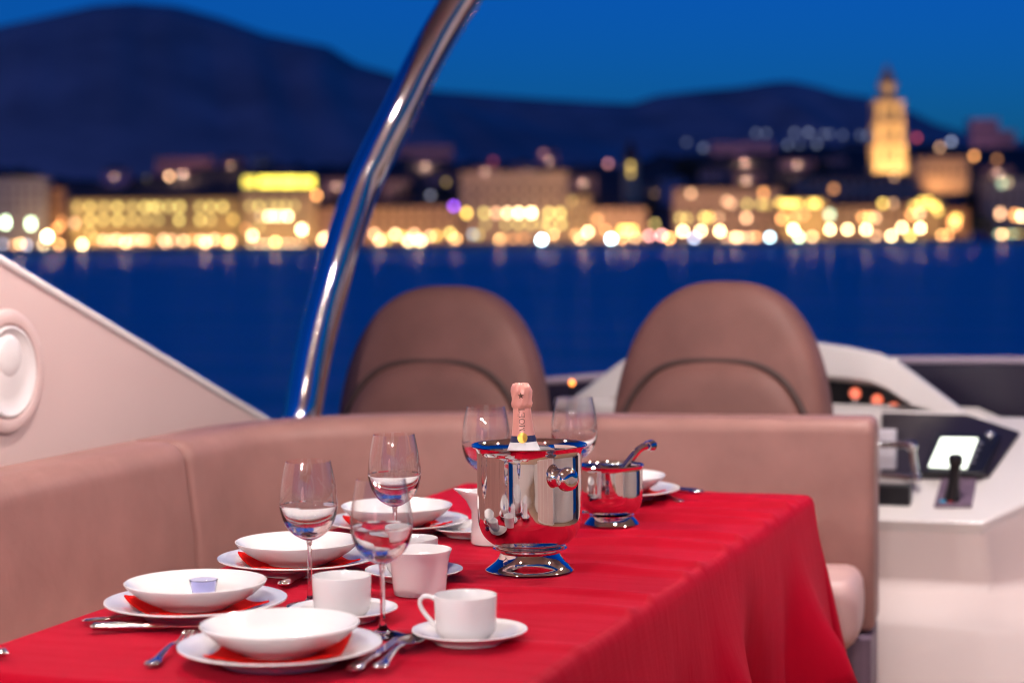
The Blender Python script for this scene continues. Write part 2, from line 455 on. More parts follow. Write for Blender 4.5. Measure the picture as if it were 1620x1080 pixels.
yl += [(399, 373, 2.2, 2.6, wmat('w', 9)), (477, 363, 2.6, 3.0, wmat('w', 12)), (388, 362, 2, 3, wmat('o', 1.6)), (410, 358, 2, 3, wmat('g', 1))]
yl += [(x, 387, 2.4, 2.4, wmat('p' if i % 2 else 'w', 2.6 + 0.6 * (i % 3))) for i, x in enumerate((398, 410, 421, 432, 447, 457, 467, 476))]
b, W_, Hh, loc = building('corner_hotel', 'tall hotel crowned by a glowing yellow rooftop sign band', 384, 498, 302, 852, wall_mat('cream', (0.55, 0.44, 0.28)), roof='flat', lit=yl, dark=dk(392, 490, 6, (312,), 1.4, 1.8))
for i, (xa, xb, lv) in enumerate(((385, 404, 2.2), (409, 440, 4.0), (442, 470, 4.4), (472, 497, 3.6))):
    X0, Z0 = loc(xa, 288); X1, _ = loc(xb, 288)
    sg = MB().box(((X0 + X1) / 2, 0.6, Z0), (X1 - X0, 0.8, 4.0)).build('rooftop_sign', emat('rooftop_sign_%d' % i, (1.0, 0.80, 0.06), lv), b, None)
    MB().box(((X0 + X1) / 2, 0.8, Z0 - 3.0), ((X1 - X0) * 0.8, 0.25, 2.4)).build('bracket', LAMP_POLE, sg, None)
building('plaster_house', 'dim pink plaster house between the yellow hotel and the steel pole', 502, 566, 318, 858, wall_mat('rose', (0.50, 0.33, 0.26)), lit=[(514, 376, 2.6, 2.6, wmat('w', 5)), (528, 377, 2.6, 2.6, wmat('p', 4)), (545, 370, 2.4, 2.6, wmat('w', 5))], dark=dk(508, 560, 4, (335, 352)))
fl = [(x, y, 2.4, 2.6, wmat(k, l)) for x, y, k, l in ((592, 370, 'p', 4), (602, 378, 'p', 3), (625, 371, 'w', 6), (636, 374, 'y', 3), (655, 371, 'p', 5), (646, 381, 'w', 9), (666, 381, 'w', 8), (680, 374, 'p', 4), (690, 373, 'y', 3), (712, 369, 'g', 4), (718, 378, 'p', 3), (612, 379, 'y', 2.5))]
building('arcade_building', 'arcaded seafront building right of the steel pole', 574, 724, 316, 858, wall_mat('sand', (0.52, 0.35, 0.22)), roof='hip', roof_h=3, lit=fl, dark=dk(585, 715, 9, (334, 352)))
pl_ = [(x, 337, 2.6, 3.2, wmat(k, l)) for x, k, l in ((738, 'y', 4), (766, 'g', 2), (785, 'p', 3.0), (803, 'w', 5), (821, 'w', 9), (841, 'w', 11), (868, 'g', 2.6), (886, 'g', 2.8))]
pl_ += [(x, 355, 2.6, 3.0, wmat('g', l)) for x, l in ((768, 0.8), (800, 1.1), (820, 1.4), (839, 1.3), (858, 1.3), (869, 1.7), (888, 2.0))]
pl_ += [(757, 372, 2.2, 2.6, wmat('g', 1.4)), (795, 378, 4, 2, wmat('o', 1.2)), (812, 378, 4, 2, wmat('o', 1.3)), (828, 377, 4, 2, wmat('o', 1.3)), (748, 371, 2.4, 2.4, wmat('c', 1.4))]
building('palace_building', 'broad cream palace with a pale cornice in the middle of the waterfront', 729, 897, 274, 866, wall_mat('palace', (0.56, 0.42, 0.31)), depth=20, roof='flat', lit=pl_, dark=dk(738, 888, 9, (300, 318), 1.3, 2.4))
building('side_house', 'small tan house squeezed beside the cream palace', 898, 934, 302, 862, wall_mat('tan', (0.46, 0.36, 0.24)), lit=[(905, 318, 2, 3, wmat('y', 0.7))], dark=dk(902, 932, 3, (318, 335, 352)))
building('low_house', 'low pinkish house with an orange doorway by the promenade', 936, 1022, 318, 860, wall_mat('rose2', (0.50, 0.34, 0.26)), lit=[(945, 347, 3, 3.4, wmat('o', 1.4)), (958, 364, 2.4, 2.6, wmat('o', 2.4)), (984, 364, 2.4, 3.0, wmat('y', 4.5)), (993, 364, 2.2, 3.0, wmat('y', 5)), (1001, 364, 2.2, 3.0, wmat('y', 4.5)), (910, 372, 2, 2, wmat('o', 1.5)), (1036, 354, 2.4, 2.6, wmat('g', 1.4))], dark=dk(945, 1015, 5, (332,)))
l10 = [(1093, 306, 2.6, 3.0, wmat('p', 2.0)), (1208, 305, 2.6, 3.0, wmat('o', 2.6)), (1150, 318, 3, 3, wmat('p', 1.6)), (1157, 322, 3, 3, wmat('p', 1.6)), (1182, 323, 2.4, 3, wmat('g', 1.6)), (1204, 323, 2.4, 3, wmat('g', 1.5)), (1214, 324, 2.4, 3, wmat('y', 1.2)), (1076, 345, 2.4, 3, wmat('g', 1.7)), (1087, 346, 2.4, 3, wmat('g', 1.5)), (1114, 344, 2.6, 3, wmat('g', 2.4)), (1122, 344, 2.6, 3, wmat('y', 2.4)), (1137, 345, 2.4, 3, wmat('p', 1.6)), (1181, 345, 2.6, 3, wmat('p', 4))]
l10 += [(x, 376, 2.8, 2.4, wmat('p', l)) for x, l in ((1150, 2), (1162, 3), (1172, 3.4), (1184, 3.4), (1194, 2.5))]
building('long_terrace', 'long pinkish terrace of houses left of the yellow-lit loggia', 1066, 1238, 288, 872, wall_mat('terrace', (0.50, 0.35, 0.27)), roof='hip', roof_h=3, lit=l10, dark=dk(1075, 1230, 10, (334, 360)))
building('loggia_house', 'house with a bright yellow loggia below the bell tower', 1240, 1308, 308, 858, wall_mat('loggia', (0.5, 0.38, 0.2)), depth=10, lit=[(x, 321, 3.0, 3.4, wmat('y', l)) for x, l in ((1235, 2.4), (1244, 3.0), (1253, 3.2), (1262, 2.6), (1284, 2.8), (1292, 2.8))] + [(1237, 346, 2.6, 3, wmat('o', 4.5)), (1257, 345, 2.6, 3, wmat('o', 2.5)), (1272, 340, 3, 3, wmat('o', 1.6)), (1313, 340, 3.2, 4.4, wmat('m', 1.8))])
building('old_wall_palace', 'long old stone palace wall running below the bell tower', 1262, 1452, 272, 900, wall_mat('oldstone', (0.40, 0.29, 0.24)), depth=18, roof='hip', roof_h=3, lit=[(1415, 281, 2.6, 2.6, wmat('p', 1.6)), (1319, 299, 3.0, 3.4, wmat('o', 1.3))], dark=dk(1272, 1445, 12, (290, 312), 1.4, 2.6))
building('seafront_house', 'seafront house row under the old palace wall', 1312, 1436, 316, 868, wall_mat('front', (0.42, 0.30, 0.22)), depth=12, roof='hip', roof_h=3, lit=[(1397, 322, 2.6, 3, wmat('y', 3)), (1413, 322, 2.4, 3, wmat('p', 1.3)), (1365, 344, 2.6, 3, wmat('o', 3.6)), (1376, 344, 2.8, 3, wmat('o', 4.5)), (1385, 345, 2.4, 3, wmat('p', 3))], dark=dk(1320, 1430, 8, (335, 352)))
building('lit_hall', 'long hall with a floodlit orange front right of the bell tower', 1448, 1532, 252, 905, wall_mat('hall', (0.55, 0.38, 0.24)), depth=12, roof='flat', dark=dk(1456, 1526, 6, (272,), 1.2, 2.2), base=22)
building('arch_house', 'house with a glowing yellow arched front near the harbour corner', 1438, 1492, 312, 864, wall_mat('arch', (0.48, 0.36, 0.2)), depth=10, lit=[(1447, 326, 3, 3, wmat('y', 2.2)), (1458, 321, 3.2, 4, wmat('y', 3.4)), (1469, 320, 3.2, 4, wmat('y', 3.6)), (1480, 325, 3.2, 4, wmat('y', 3.0)), (1442, 340, 3, 3, wmat('o', 3)), (1455, 338, 3, 3, wmat('p', 3)), (1484, 334, 3, 3, wmat('y', 2))])
building('orange_house', 'narrow house with an orange-lit doorway at the harbour corner', 1496, 1532, 322, 866, wall_mat('orange', (0.5, 0.28, 0.14)), depth=10, lit=[(1510, 352, 5, 6.5, wmat('o', 2.6)), (1513, 345, 4, 3, wmat('y', 2.6))])
building('east_block', 'grey block with white lights at the right end of the waterfront', 1560, 1680, 284, 880, wall_mat('grey2', (0.36, 0.33, 0.28)), roof='flat', lit=[(1585, 290, 3, 4, wmat('m', 0.9)), (1594, 288, 3, 4, wmat('w', 0.8)), (1583, 338, 2.4, 4, wmat('p', 4)), (1606, 340, 2.6, 4, wmat('o', 4)), (1617, 342, 2.4, 3, wmat('w', 9))] + [(x, 372, 3.0, 2.8, wmat('y' if i % 2 else 'm', 2.0)) for i, x in enumerate((1582, 1592, 1602, 1612))], dark=dk(1565, 1630, 5, (310, 326)))
# upper town, unlit or barely lit
building('church_tower', 'small pale church tower standing dimly on the dark slope', 986, 1010, 222, 1000, wall_mat('church', (0.55, 0.45, 0.28)), depth=7, roof='hip', roof_h=10, lit=[(998, 262, 2.6, 3.4, wmat('y', 1.3)), (998, 274, 2.6, 3.0, wmat('y', 1.2))], cat='tower', base=15)
building('hospital_block', 'pinkish tower block on the skyline at the far right', 1536, 1580, 190, 1250, wall_mat('pink1', (0.55, 0.30, 0.34)), roof='flat', base=20, dark=dk(1540, 1578, 5, (205, 218)))
building('hospital_wing', 'lower pinkish wing beside the skyline tower block', 1582, 1606, 208, 1250, wall_mat('pink2', (0.48, 0.27, 0.30)), roof='flat', base=20, dark=dk(1584, 1604, 3, (220,)))
building('hill_hotel', 'long mauve building low on the slope left of the bell tower', 1124, 1226, 228, 1160, wall_mat('mauve', (0.52, 0.32, 0.38)), roof='flat', base=15, dark=dk(1130, 1222, 12, (236,), 1.2, 1.6))
building('slope_block', 'mauve apartment slab on the dark slope right of the steel pole', 628, 716, 232, 1180, wall_mat('mauve2', (0.36, 0.22, 0.26)), roof='flat', base=20, dark=dk(632, 712, 9, (242,), 1.2, 1.6))
building('slope_block', 'pink lit slab above the long hotel roof', 246, 334, 252, 1160, wall_mat('mauve3', (0.50, 0.26, 0.26)), roof='flat', base=15, lit=[(232, 284, 3, 3, wmat('g', 0.35))], dark=dk(250, 330, 8, (262,), 1.2, 1.6))
building('slope_house', 'small violet house on the slope above the long hotel', 160, 200, 262, 1150, wall_mat('violet', (0.30, 0.24, 0.40)), base=12, dark=dk(165, 195, 3, (272,)))
building('slope_house', 'small mauve house above the yellow rooftop sign', 346, 386, 244, 1170, wall_mat('mauve4', (0.32, 0.2, 0.26)), base=20, dark=dk(350, 382, 3, (256,)))
building('slope_house', 'pale blue house above and right of the yellow rooftop sign', 398, 430, 244, 1170, wall_mat('blueh', (0.22, 0.34, 0.46)), base=20, dark=dk(402, 428, 2, (256,)))
building('slope_house', 'dim mauve house above the cream palace roof', 850, 884, 234, 1170, wall_mat('mauve5', (0.38, 0.24, 0.34)), base=20, dark=dk(854, 880, 3, (244,)))
building('slope_house', 'dim bluish house above the long pinkish terrace', 1046, 1082, 274, 1000, wall_mat('blueh2', (0.30, 0.32, 0.46)), base=10, dark=dk(1050, 1078, 3, (286,)))
building('slope_house', 'bluish white house just left of the bell tower', 1326, 1376, 224, 1150, wall_mat('blueh3', (0.38, 0.38, 0.5)), base=20, dark=dk(1330, 1372, 4, (236,)))
building('slope_house', 'bluish house behind the floodlit orange hall', 1515, 1545, 238, 1150, wall_mat('blueh4', (0.3, 0.36, 0.5)), base=20, dark=dk(1518, 1542, 2, (246,)))

# more dim houses stepping up the slope between the waterfront and the hills
SLOPE = [(430, 470, 262, 1100, (0.40, 0.26, 0.24), 'dim brown house right behind the yellow rooftop sign'), (508, 552, 276, 1050, (0.42, 0.28, 0.24), 'brown house on the slope left of the steel pole'), (606, 648, 276, 1040, (0.40, 0.27, 0.22), 'brown house above the left end of the arcaded building'), (676, 716, 268, 1080, (0.34, 0.22, 0.24), 'dusky house above the right end of the arcaded building'), (748, 790, 258, 1100, (0.42, 0.26, 0.24), 'dusky red house above the left end of the cream palace'), (812, 846, 252, 1120, (0.36, 0.26, 0.30), 'dusky house above the middle of the cream palace'), (900, 944, 272, 1040, (0.40, 0.28, 0.22), 'brown house left of the small church tower'), (1014, 1048, 286, 1000, (0.38, 0.28, 0.24), 'brown house right below the small church tower'), (1108, 1150, 264, 1080, (0.30, 0.28, 0.34), 'grey house below the long mauve building'), (1160, 1206, 268, 1060, (0.38, 0.26, 0.24), 'brown house below the right end of the long mauve building'), (1236, 1290, 246, 1100, (0.36, 0.24, 0.28), 'dusky house on the slope below the faint lamps'), (1300, 1340, 244, 1110, (0.30, 0.26, 0.34), 'grey violet house two doors left of the bell tower'), (1452, 1496, 240, 1100, (0.34, 0.26, 0.28), 'dusky house right behind the bell tower'), (1556, 1604, 258, 1080, (0.36, 0.24, 0.24), 'dusky red house below the skyline wing')]
for i, (xa, xb, yt, D_, c_, lab_) in enumerate(SLOPE):
    lit_ = [(xa + (xb - xa) * (0.25 + 0.5 * hash1(i + 3)), yt + 20, 2.2, 2.4, wmat('p' if i % 3 else 'y', 0.5 + 0.5 * hash1(i)))] if i % 2 else []
    building('slope_house', lab_, xa, xb, yt, D_, wall_mat('slope%d' % i, c_), depth=12, base=8, lit=lit_, dark=dk(xa + 4, xb - 4, 3, (yt + 14,)))
# ---- the bell tower
BELL = wall_mat('belltower', (0.60, 0.46, 0.28))
def bell_tower():
    D = 950
    c = atd(1408, 262, D)
    k = D / FPX
    root = empty('bell_tower', (c.x, c.y, 18.0), YAW)
    tag(root, 'tall floodlit golden bell tower with tapering spire above the town', 'bell tower')
    def zz(py): return atd(1408, py, D).z - 18.0
    w0 = 48 * k
    z1, z2, z3, z4, z5 = zz(262), zz(212), zz(160), zz(133), zz(98)
    MB().box((0, w0 / 2, z1 / 2 - 3), (w0 * 1.12, w0 * 1.12, z1 + 6)).build('base', BELL, root, None)
    stages = [(z1, z1 + (z2 - z1) * 0.98, w0 * 1.04), (z2, z3, w0 * 0.92)]
    n = 0
    for (a, bz, ww) in ((z1, lerp(z1, z3, 0.33), w0 * 1.02), (lerp(z1, z3, 0.33), lerp(z1, z3, 0.66), w0 * 0.95), (lerp(z1, z3, 0.66), z3, w0 * 0.90)):
        MB().box((0, w0 / 2, (a + bz) / 2 - 0.3), (ww * 0.82, ww * 0.82, bz - a - 0.6)).build('core', BELL, root, None)
        for sx in (-1, 1):
            for sy in (-1, 1):
                MB().box((sx * ww * 0.44, w0 / 2 + sy * ww * 0.44, (a + bz) / 2 - 0.3), (ww * 0.12, ww * 0.12, bz - a - 0.6)).build('pillar', BELL, root, None)
        for sx in (-0.16, 0.16):
            MB().box((sx * ww, w0 / 2 - ww * 0.412, (a + bz) / 2), (ww * 0.14, 0.3, (bz - a) * 0.55)).build('window', DARKGLASS, root, None)
        MB().box((0, w0 / 2, bz - 0.3), (ww * 1.08, ww * 1.08, 0.6)).build('cornice', BELL, root, None)
    def octo(r, z): return [(r * math.cos(PI / 8 + PI / 4 * i), w0 / 2 + r * math.sin(PI / 8 + PI / 4 * i), z) for i in range(8)]
    MB().prism(octo(w0 * 0.32, z3 - 0.02), (0, 0, z4 - z3)).build('lantern', BELL, root, None)
    m = MB().add(octo(w0 * 0.34, z4 + 0.02) + [(0, w0 / 2, z5)], [(i, (i + 1) % 8, 8) for i in range(8)] + [tuple(range(7, -1, -1))]); m.build('spire', pmat('spire_stone', (0.30, 0.22, 0.18), 0.8, var=0.2, vscale=0.5), root, None)
    f = hd
    base = Vector((c.x, c.y, 0))
    flood(base - hd * 26 + hr * 12 + Vector((0, 0, c.z - 8)), base + Vector((0, 0, c.z + 14)), 95000, (1, 0.60, 0.24), 70, lab='floodlight aimed up at the bell tower from its right')
    flood(base - hd * 26 - hr * 12 + Vector((0, 0, c.z - 8)), base + Vector((0, 0, c.z + 12)), 95000, (1, 0.60, 0.24), 70, lab='floodlight aimed up at the bell tower from its left')
bell_tower()
h = atd(1490, 274, 905)
flood(h - hd * 9 + Vector((-6, 0, -9)), h, 6500, (1, 0.55, 0.25), 130, lab='floodlight before the left half of the orange hall')
flood(h - hd * 9 + Vector((6, 0, -9)), h + Vector((6, 0, 0)), 6500, (1, 0.55, 0.25), 130, lab='floodlight before the right half of the orange hall')

# ---- street lamps along the promenade (bright, with light) and dimmer ones on the slope
gp = 'lamps along the promenade'
PROM = [(75, 374, 'w', 34, 1.1, 2600), (930, 367, 'w', 16, .8, 2600), (1080, 366, 'w', 24, .8, 2600), (1109, 365, 'w', 22, .8, 0), (1139, 366, 'w', 24, .8, 2600), (1255, 363, 'w', 28, .8, 2600), (1313, 363, 'w', 22, .8, 2200), (1341, 363, 'w', 22, .8, 0), (1370, 363, 'w', 22, .8, 2600), (1427, 360, 'w', 18, .8, 2200), (1456, 361, 'w', 24, .8, 2600)]
BX = [(0, 74, 'the plain grey block'), (74, 108, 'the narrow orange-lit house'), (108, 382, 'the long hotel'), (382, 500, 'the hotel with the yellow rooftop sign'), (500, 572, 'the dim pink plaster house'), (572, 728, 'the arcaded building'), (728, 897, 'the cream palace'), (897, 935, 'the small tan house'), (935, 1045, 'the low pinkish house'), (1045, 1239, 'the long pinkish terrace'), (1239, 1310, 'the yellow loggia house'), (1310, 1437, 'the house row under the old palace wall'), (1437, 1494, 'the glowing arched house'), (1494, 1560, 'the narrow orange doorway house'), (1560, 1700, 'the grey block at the right end')]
ORD = ['leftmost', 'second', 'third', 'fourth', 'fifth', 'sixth', 'seventh', 'eighth', 'ninth', 'tenth']
def lamp_labels(xs, what):
    where = {}
    for x in sorted(xs):
        for a, b_, t in BX:
            if a <= x < b_: where.setdefault(t, []).append(x)
    out = {}
    for t, l_ in where.items():
        for i, x in enumerate(l_):
            out[x] = ('%s before %s' % (what, t)) if len(l_) == 1 else ('%s %s before %s' % (ORD[i], what, t) + ('' if i == 0 else ', from the left'))
    return out
LWD = lamp_labels([q_[0] for q_ in PROM], 'warm white lamp')
for x, y, k, s, r, p in PROM: lamp(x, y, 845, wmat(k, s * 0.6), r, LWD[x], gp, p)
COLD = ((857, 379, 'c', 26, 1500), (967, 379, 'c', 20, 1500), (1218, 376, 'c', 10, 0), (1410, 378, 'w', 12, 1200), (1264, 377, 'm', 9, 0), (1098, 378, 's', 7, 0))
LCD = lamp_labels([q_[0] for q_ in COLD], 'cold white quay lamp')
for x, y, k, s, p in COLD: lamp(x, y, 836, wmat(k, s), .8, LCD[x], 'cold lamps on the quay', p)
PEACH = ((545, 383, 'p', 5, 2400), (918, 382, 'p', 4, 2400), (985, 384, 'o', 4, 2400), (1540, 384, 'o', 3, 1500), (69, 398, 'w', 5, 0), (130, 387, 'w', 14, 2400), (32, 386, 'p', 4, 2400), (42, 388, 's', 3, 0), (93, 392, 'o', 5, 2000), (95, 358, 'o', 4, 0), (22, 392, 'o', 2, 0), (5, 386, 's', 2, 0), (198, 384, 'p', 6, 3000), (262, 384, 'p', 4, 0), (325, 384, 'p', 7, 3000), (361, 387, 'g', 6, 1800), (436, 388, 'y', 5, 3000), (510, 380, 'p', 6, 2200), (600, 381, 'p', 5, 2600), (660, 380, 'p', 6, 2600), (722, 378, 'o', 4, 1600), (790, 384, 'o', 2, 2600), (875, 372, 'o', 3, 2600), (1005, 376, 'p', 3, 1600), (1059, 378, 'o', 9, 1600), (1165, 381, 'p', 7, 2200), (1285, 379, 'p', 5, 1800), (1490, 379, 'o', 4, 1500), (1440, 378, 'g', 7, 0), (1585, 386, 'p', 5, 1500), (1500, 372, 'o', 4, 0), (910, 371, 'o', 2, 0), (1197, 381, 'o', 4, 0), (1386, 379, 'p', 4, 0))  # first four lamps added to fill dark gaps in the facade light
LPD = lamp_labels([q_[0] for q_ in PEACH], 'small peach lamp')
for x, y, k, s, p in PEACH: lamp(x, y, 841, wmat(k, s), .8, LPD[x], 'peach lamps on the promenade', p)
lamp(1027, 373, 842, wmat('k', 6), .9, 'left one of two red lamps near the low pinkish house')
lamp(1047, 372, 842, wmat('k', 8), .9, 'right one of two red lamps near the low pinkish house')
lamp(718, 326, 846, wmat('v', 4.5), .9, 'violet lamp left of the cream palace')
lamp(501, 309, 850, wmat('o', 5), .9, 'tall orange lamp right of the yellow rooftop sign')
lamp(268, 279, 1100, wmat('p', 5), 1.1, 'peach lamp on the slope above the long hotel roof', foot=20)
lamp(681, 309, 860, wmat('s', 0.6), .9, 'dim grey lamp above the arcaded building')
lamp(962, 259, 1080, wmat('k', 1.2), 1.2, 'dull pink lamp left of the small church tower', foot=22)
lamp(780, 255, 1150, wmat('r', 0.35), 1.3, 'very dim red lamp above the cream palace', foot=25)
lamp(860, 243, 1160, wmat('k', 0.5), 1.3, 'very dim pink lamp up the slope above the cream palace', foot=30)
lamp(1450, 218, 1180, wmat('r', 1.1), 1.2, 'red lamp on the skyline right of the bell tower', foot=35)
lamp(1487, 233, 1150, wmat('p', 1.6), 1.2, 'peach lamp above the floodlit hall', foot=30)
lamp(1505, 224, 1160, wmat('s', 1.4), 1.2, 'pale lamp above the floodlit hall', foot=30)
lamp(1541, 247, 1100, wmat('o', 3.2), 1.2, 'orange lamp below the skyline tower block', foot=28)
lamp(1577, 252, 1100, wmat('o', 0.9), 1.2, 'dim orange lamp below the skyline tower block', foot=26)
lamp(1608, 292, 1000, wmat('w', 3.0), 1.2, 'white lamp on the slope at the right edge', foot=15)
FAINT = ((1086, 225, .4), (1113, 234, .8), (1196, 211, .6), (1200, 248, 1.0), (1212, 211, .55), (1246, 229, .7), (1257, 210, .7), (1265, 230, .5), (1279, 210, 1.1), (1292, 228, .8), (1303, 212, .5), (1312, 212, .5), (1333, 214, .5), (1361, 214, .5), (1372, 215, .6))
ORD2 = ORD + ['eleventh', 'twelfth', 'thirteenth', 'fourteenth', 'last']
for i, (x, y, s) in enumerate(FAINT):
    lamp(x, y, 1190, wmat('s', round(s * 0.45, 2)), 1.3, '%s from the left of the faint pale lamps on the slope before the bell tower' % ('first' if i == 0 else ORD2[i]), 'faint lamps on the slope', 0, foot=atd(x, y, 1190).z - 7)

for x, y, D, pw, t in ((672, 262, 1150, 2600, 'the mauve apartment slab'), (290, 276, 1130, 3000, 'the pink slab above the long hotel'), (1178, 258, 1130, 2600, 'the long mauve building'), (1560, 238, 1215, 5000, 'the skyline tower block'), (868, 256, 1140, 1500, 'the dim mauve house'), (366, 262, 1140, 1200, 'the small mauve house'), (180, 280, 1120, 1000, 'the small violet house'), (530, 296, 1030, 2200, 'the brown house left of the pole'), (628, 296, 1020, 2200, 'the brown house above the arcade'), (768, 272, 1080, 1800, 'the dusky red house above the palace'), (922, 292, 1020, 2200, 'the brown house left of the church tower'), (1182, 286, 1040, 2200, 'the brown house below the mauve building'), (1262, 262, 1080, 2000, 'the dusky house below the faint lamps'), (1580, 274, 1060, 2200, 'the dusky red house below the wing')):
    lamp(x, y, D, wmat('p', 0.4), 0.5, 'small dim added lamp lighting the front of ' + t, 'added dim lamps among the slope houses', pw, (1, 0.55, 0.42), foot=atd(x, y, D).z - 6)  # added lamps with barely visible globes, to warm the house fronts
# ---- trees on the slope and behind the houses
LEAF = pmat('dark_foliage', (0.035, 0.05, 0.03), 0.8, var=0.4, vscale=0.4)
BARK = pmat('bark', (0.05, 0.04, 0.03), 0.9)
def crown_mesh(seed):
    rnd = random.Random(seed); m = MB()
    lumps = [(rnd.uniform(-.45, .45), rnd.uniform(-.45, .45), rnd.uniform(.25, .85), rnd.uniform(.28, .45)) for _ in range(9)]
    for i in range(420):
        lx, ly, lz, lr = rnd.choice(lumps)
        a, bb = rnd.uniform(0, 2 * PI), math.acos(rnd.uniform(-1, 1)); rr = lr * rnd.uniform(.6, 1.05)
        p = Vector((lx + rr * math.sin(bb) * math.cos(a), ly + rr * math.sin(bb) * math.sin(a), lz + rr * math.cos(bb)))
        q_ = Vector((rnd.gauss(0, 1), rnd.gauss(0, 1), rnd.gauss(0, 1))).normalized(); t = q_.orthogonal().normalized(); s_ = q_.cross(t); e = rnd.uniform(.05, .10)
        m.add([p + t * e, p + s_ * e * .6, p - t * e, p - s_ * e * .6], [(0, 1, 2, 3)])
    return m.mesh('crown', LEAF, None)
CR = [crown_mesh(i) for i in range(3)]
TRK = MB().tube([(0, 0, 0), (0.01, 0, .15), (-.01, .01, .4), (0, 0, .7)], [.05, .035, .03, .015], 7).mesh('trunk', BARK)
for i, (x, y, D, hh, lab) in enumerate(((35, 262, 1000, 18, 'dark tree above the grey block'), (215, 296, 900, 13, 'dark tree behind the left half of the long hotel'), (340, 292, 905, 14, 'dark tree behind the right half of the long hotel'), (540, 300, 900, 15, 'dark tree behind the pink plaster house'), (640, 288, 960, 16, 'dark tree behind the arcaded building, left of a second tree'), (700, 284, 960, 17, 'dark tree just left of the cream palace'), (930, 292, 940, 15, 'dark tree between the cream palace and the low pinkish house'), (1075, 243, 1100, 22, 'dark broad tree on the slope above the long pinkish terrace'), (1102, 246, 1100, 20, 'second dark tree on the slope above the long pinkish terrace'), (1230, 282, 900, 15, 'dark tree at the end of the long pinkish terrace'), (1545, 300, 900, 15, 'dark tree right of the floodlit hall'), (1552, 330, 868, 14, 'dark tree at the harbour corner by the grey block'), (1300, 250, 1010, 18, 'dark tree on the slope above the old palace wall'), (1025, 300, 930, 14, 'dark tree right of the low pinkish house'))):
    top = atd(x, y, D)
    r = empty('broadleaf_tree', (top.x, top.y, top.z - hh), i * 1.3); r.scale = (hh * .55, hh * .55, hh / 1.15)
    part('trunk', TRK, r); part('crown', CR[i % 3], r)
    tag(r, lab + ' in the lit town', 'tree', 'trees in the town')

# ---- a blue-hulled boat at the harbour corner
HULL = pmat('blue_hull', (0.03, 0.10, 0.30), 0.4); CAB = pmat('white_cabin', (0.35, 0.42, 0.6), 0.5)
p = atd(1548, 391, 815)
bt = empty('moored_boat', (p.x, p.y, 0.0), YAW + 0.2); tag(bt, 'small blue boat moored at the harbour corner', 'boat')
MB().add([(-6, -1.6, 1.6), (5, -1.6, 1.8), (8, 0, 2.3), (5, 1.6, 1.8), (-6, 1.6, 1.6), (-5.4, -1.2, -.4), (5, -1.0, -.4), (6.5, 0, -.4), (5, 1.0, -.4), (-5.4, 1.2, -.4)], [(0, 1, 2, 3, 4), (9, 8, 7, 6, 5), (0, 5, 6, 1), (1, 6, 7, 2), (2, 7, 8, 3), (3, 8, 9, 4), (4, 9, 5, 0)]).build('hull', HULL, bt, None)
MB().box((-1, 0, 2.8), (6, 2.4, 2.2)).build('cabin', HULL, bt, None, bevel=.2)
MB().tube([(0, 0, 3.9), (0, 0, 7.5)], .1, 6).build('mast', CAB, bt)

# ================================================================== THE FLYBRIDGE
DK = 5.0
TEAK = pmat('teak_deck', (0.30, 0.17, 0.10), 0.6, var=0.25, vscale=20, stretch=(8, 0.6, 1))
tag(MB().box((-0.3, 2.0, DK - 0.05), (6.0, 11.0, 0.1)).build('deck', TEAK, None, None), kind='structure')

# ---- hardtop over the whole seating area, carried by the steel tubes, with round downlights
HT = 7.26
ht = MB().prism([(-2.75, -3.0, HT), (1.5, -3.0, HT), (1.5, 5.4, HT), (0.7, 6.3, HT), (-1.8, 6.3, HT), (-2.75, 5.6, HT)], (0, 0, 0.16)).build('hardtop', CEIL, None, 40, bevel=0.05)
tag(ht, kind='structure')
LCOL = (1.0, 0.92, 0.885)
LENS = {k: emat('downlight_lens_' + k, LCOL, v) for k, v in (('bright', 850), ('mid', 330), ('helm', 1100), ('aft', 3200))}
TRIM = pmat('downlight_trim', (0.8, 0.78, 0.76), 0.2, 0.9)
LENS_M = {k: MB().lathe([(0.0001, 0), (0.03, 0), (0.046, 0.004), (0.05, 0.010), (0.0001, 0.010)], 24).mesh('lens', LENS[k]) for k in LENS}
LENS_M['helm'] = MB().lathe([(0.0001, -0.038), (0.02, -0.036), (0.036, -0.027), (0.046, -0.012), (0.05, 0.004), (0.05, 0.010), (0.0001, 0.010)], 24).mesh('lens', LENS['helm'])  # domed lens shaped to throw added frontal light onto the console
LENS_M['aft'] = MB().lathe([(0.0001, -0.038), (0.02, -0.036), (0.036, -0.027), (0.046, -0.012), (0.05, 0.004), (0.05, 0.010), (0.0001, 0.010)], 24).mesh('lens', LENS['aft'])  # unseen aft lamps added as frontal fill, domed to shine sideways
TRIM_M = MB().lathe([(0.052, 0), (0.075, 0.0), (0.078, 0.006), (0.076, 0.014), (0.052, 0.014)], 28, closed=True).mesh('trim_ring', TRIM)
for i, (u_, v_, k_) in enumerate([(-1.7, -1.0, 'aft'), (-0.1, -1.0, 'aft'), (-1.65, 2.1, 'bright'), (-2.1, 3.8, 'bright'), (-0.75, 3.4, 'mid'), (-0.6, 5.0, 'helm'), (0.35, 3.7, 'helm')]):
    d = empty('downlight', (u_, v_, HT - 0.016)); part('lens', LENS_M[k_], d); part('trim_ring', TRIM_M, d)
    tag(d, 'round warm downlight in the hardtop ' + ('above the port side aft, added as frontal fill', 'above the middle aft, added as frontal fill', 'over the port sofa beside the near table end', 'over the port sofa near its corner', 'over the right edge of the table', 'over the gap between sofa and console', 'to starboard of the table, added to light the console front')[i], 'downlight', 'downlights in the hardtop')

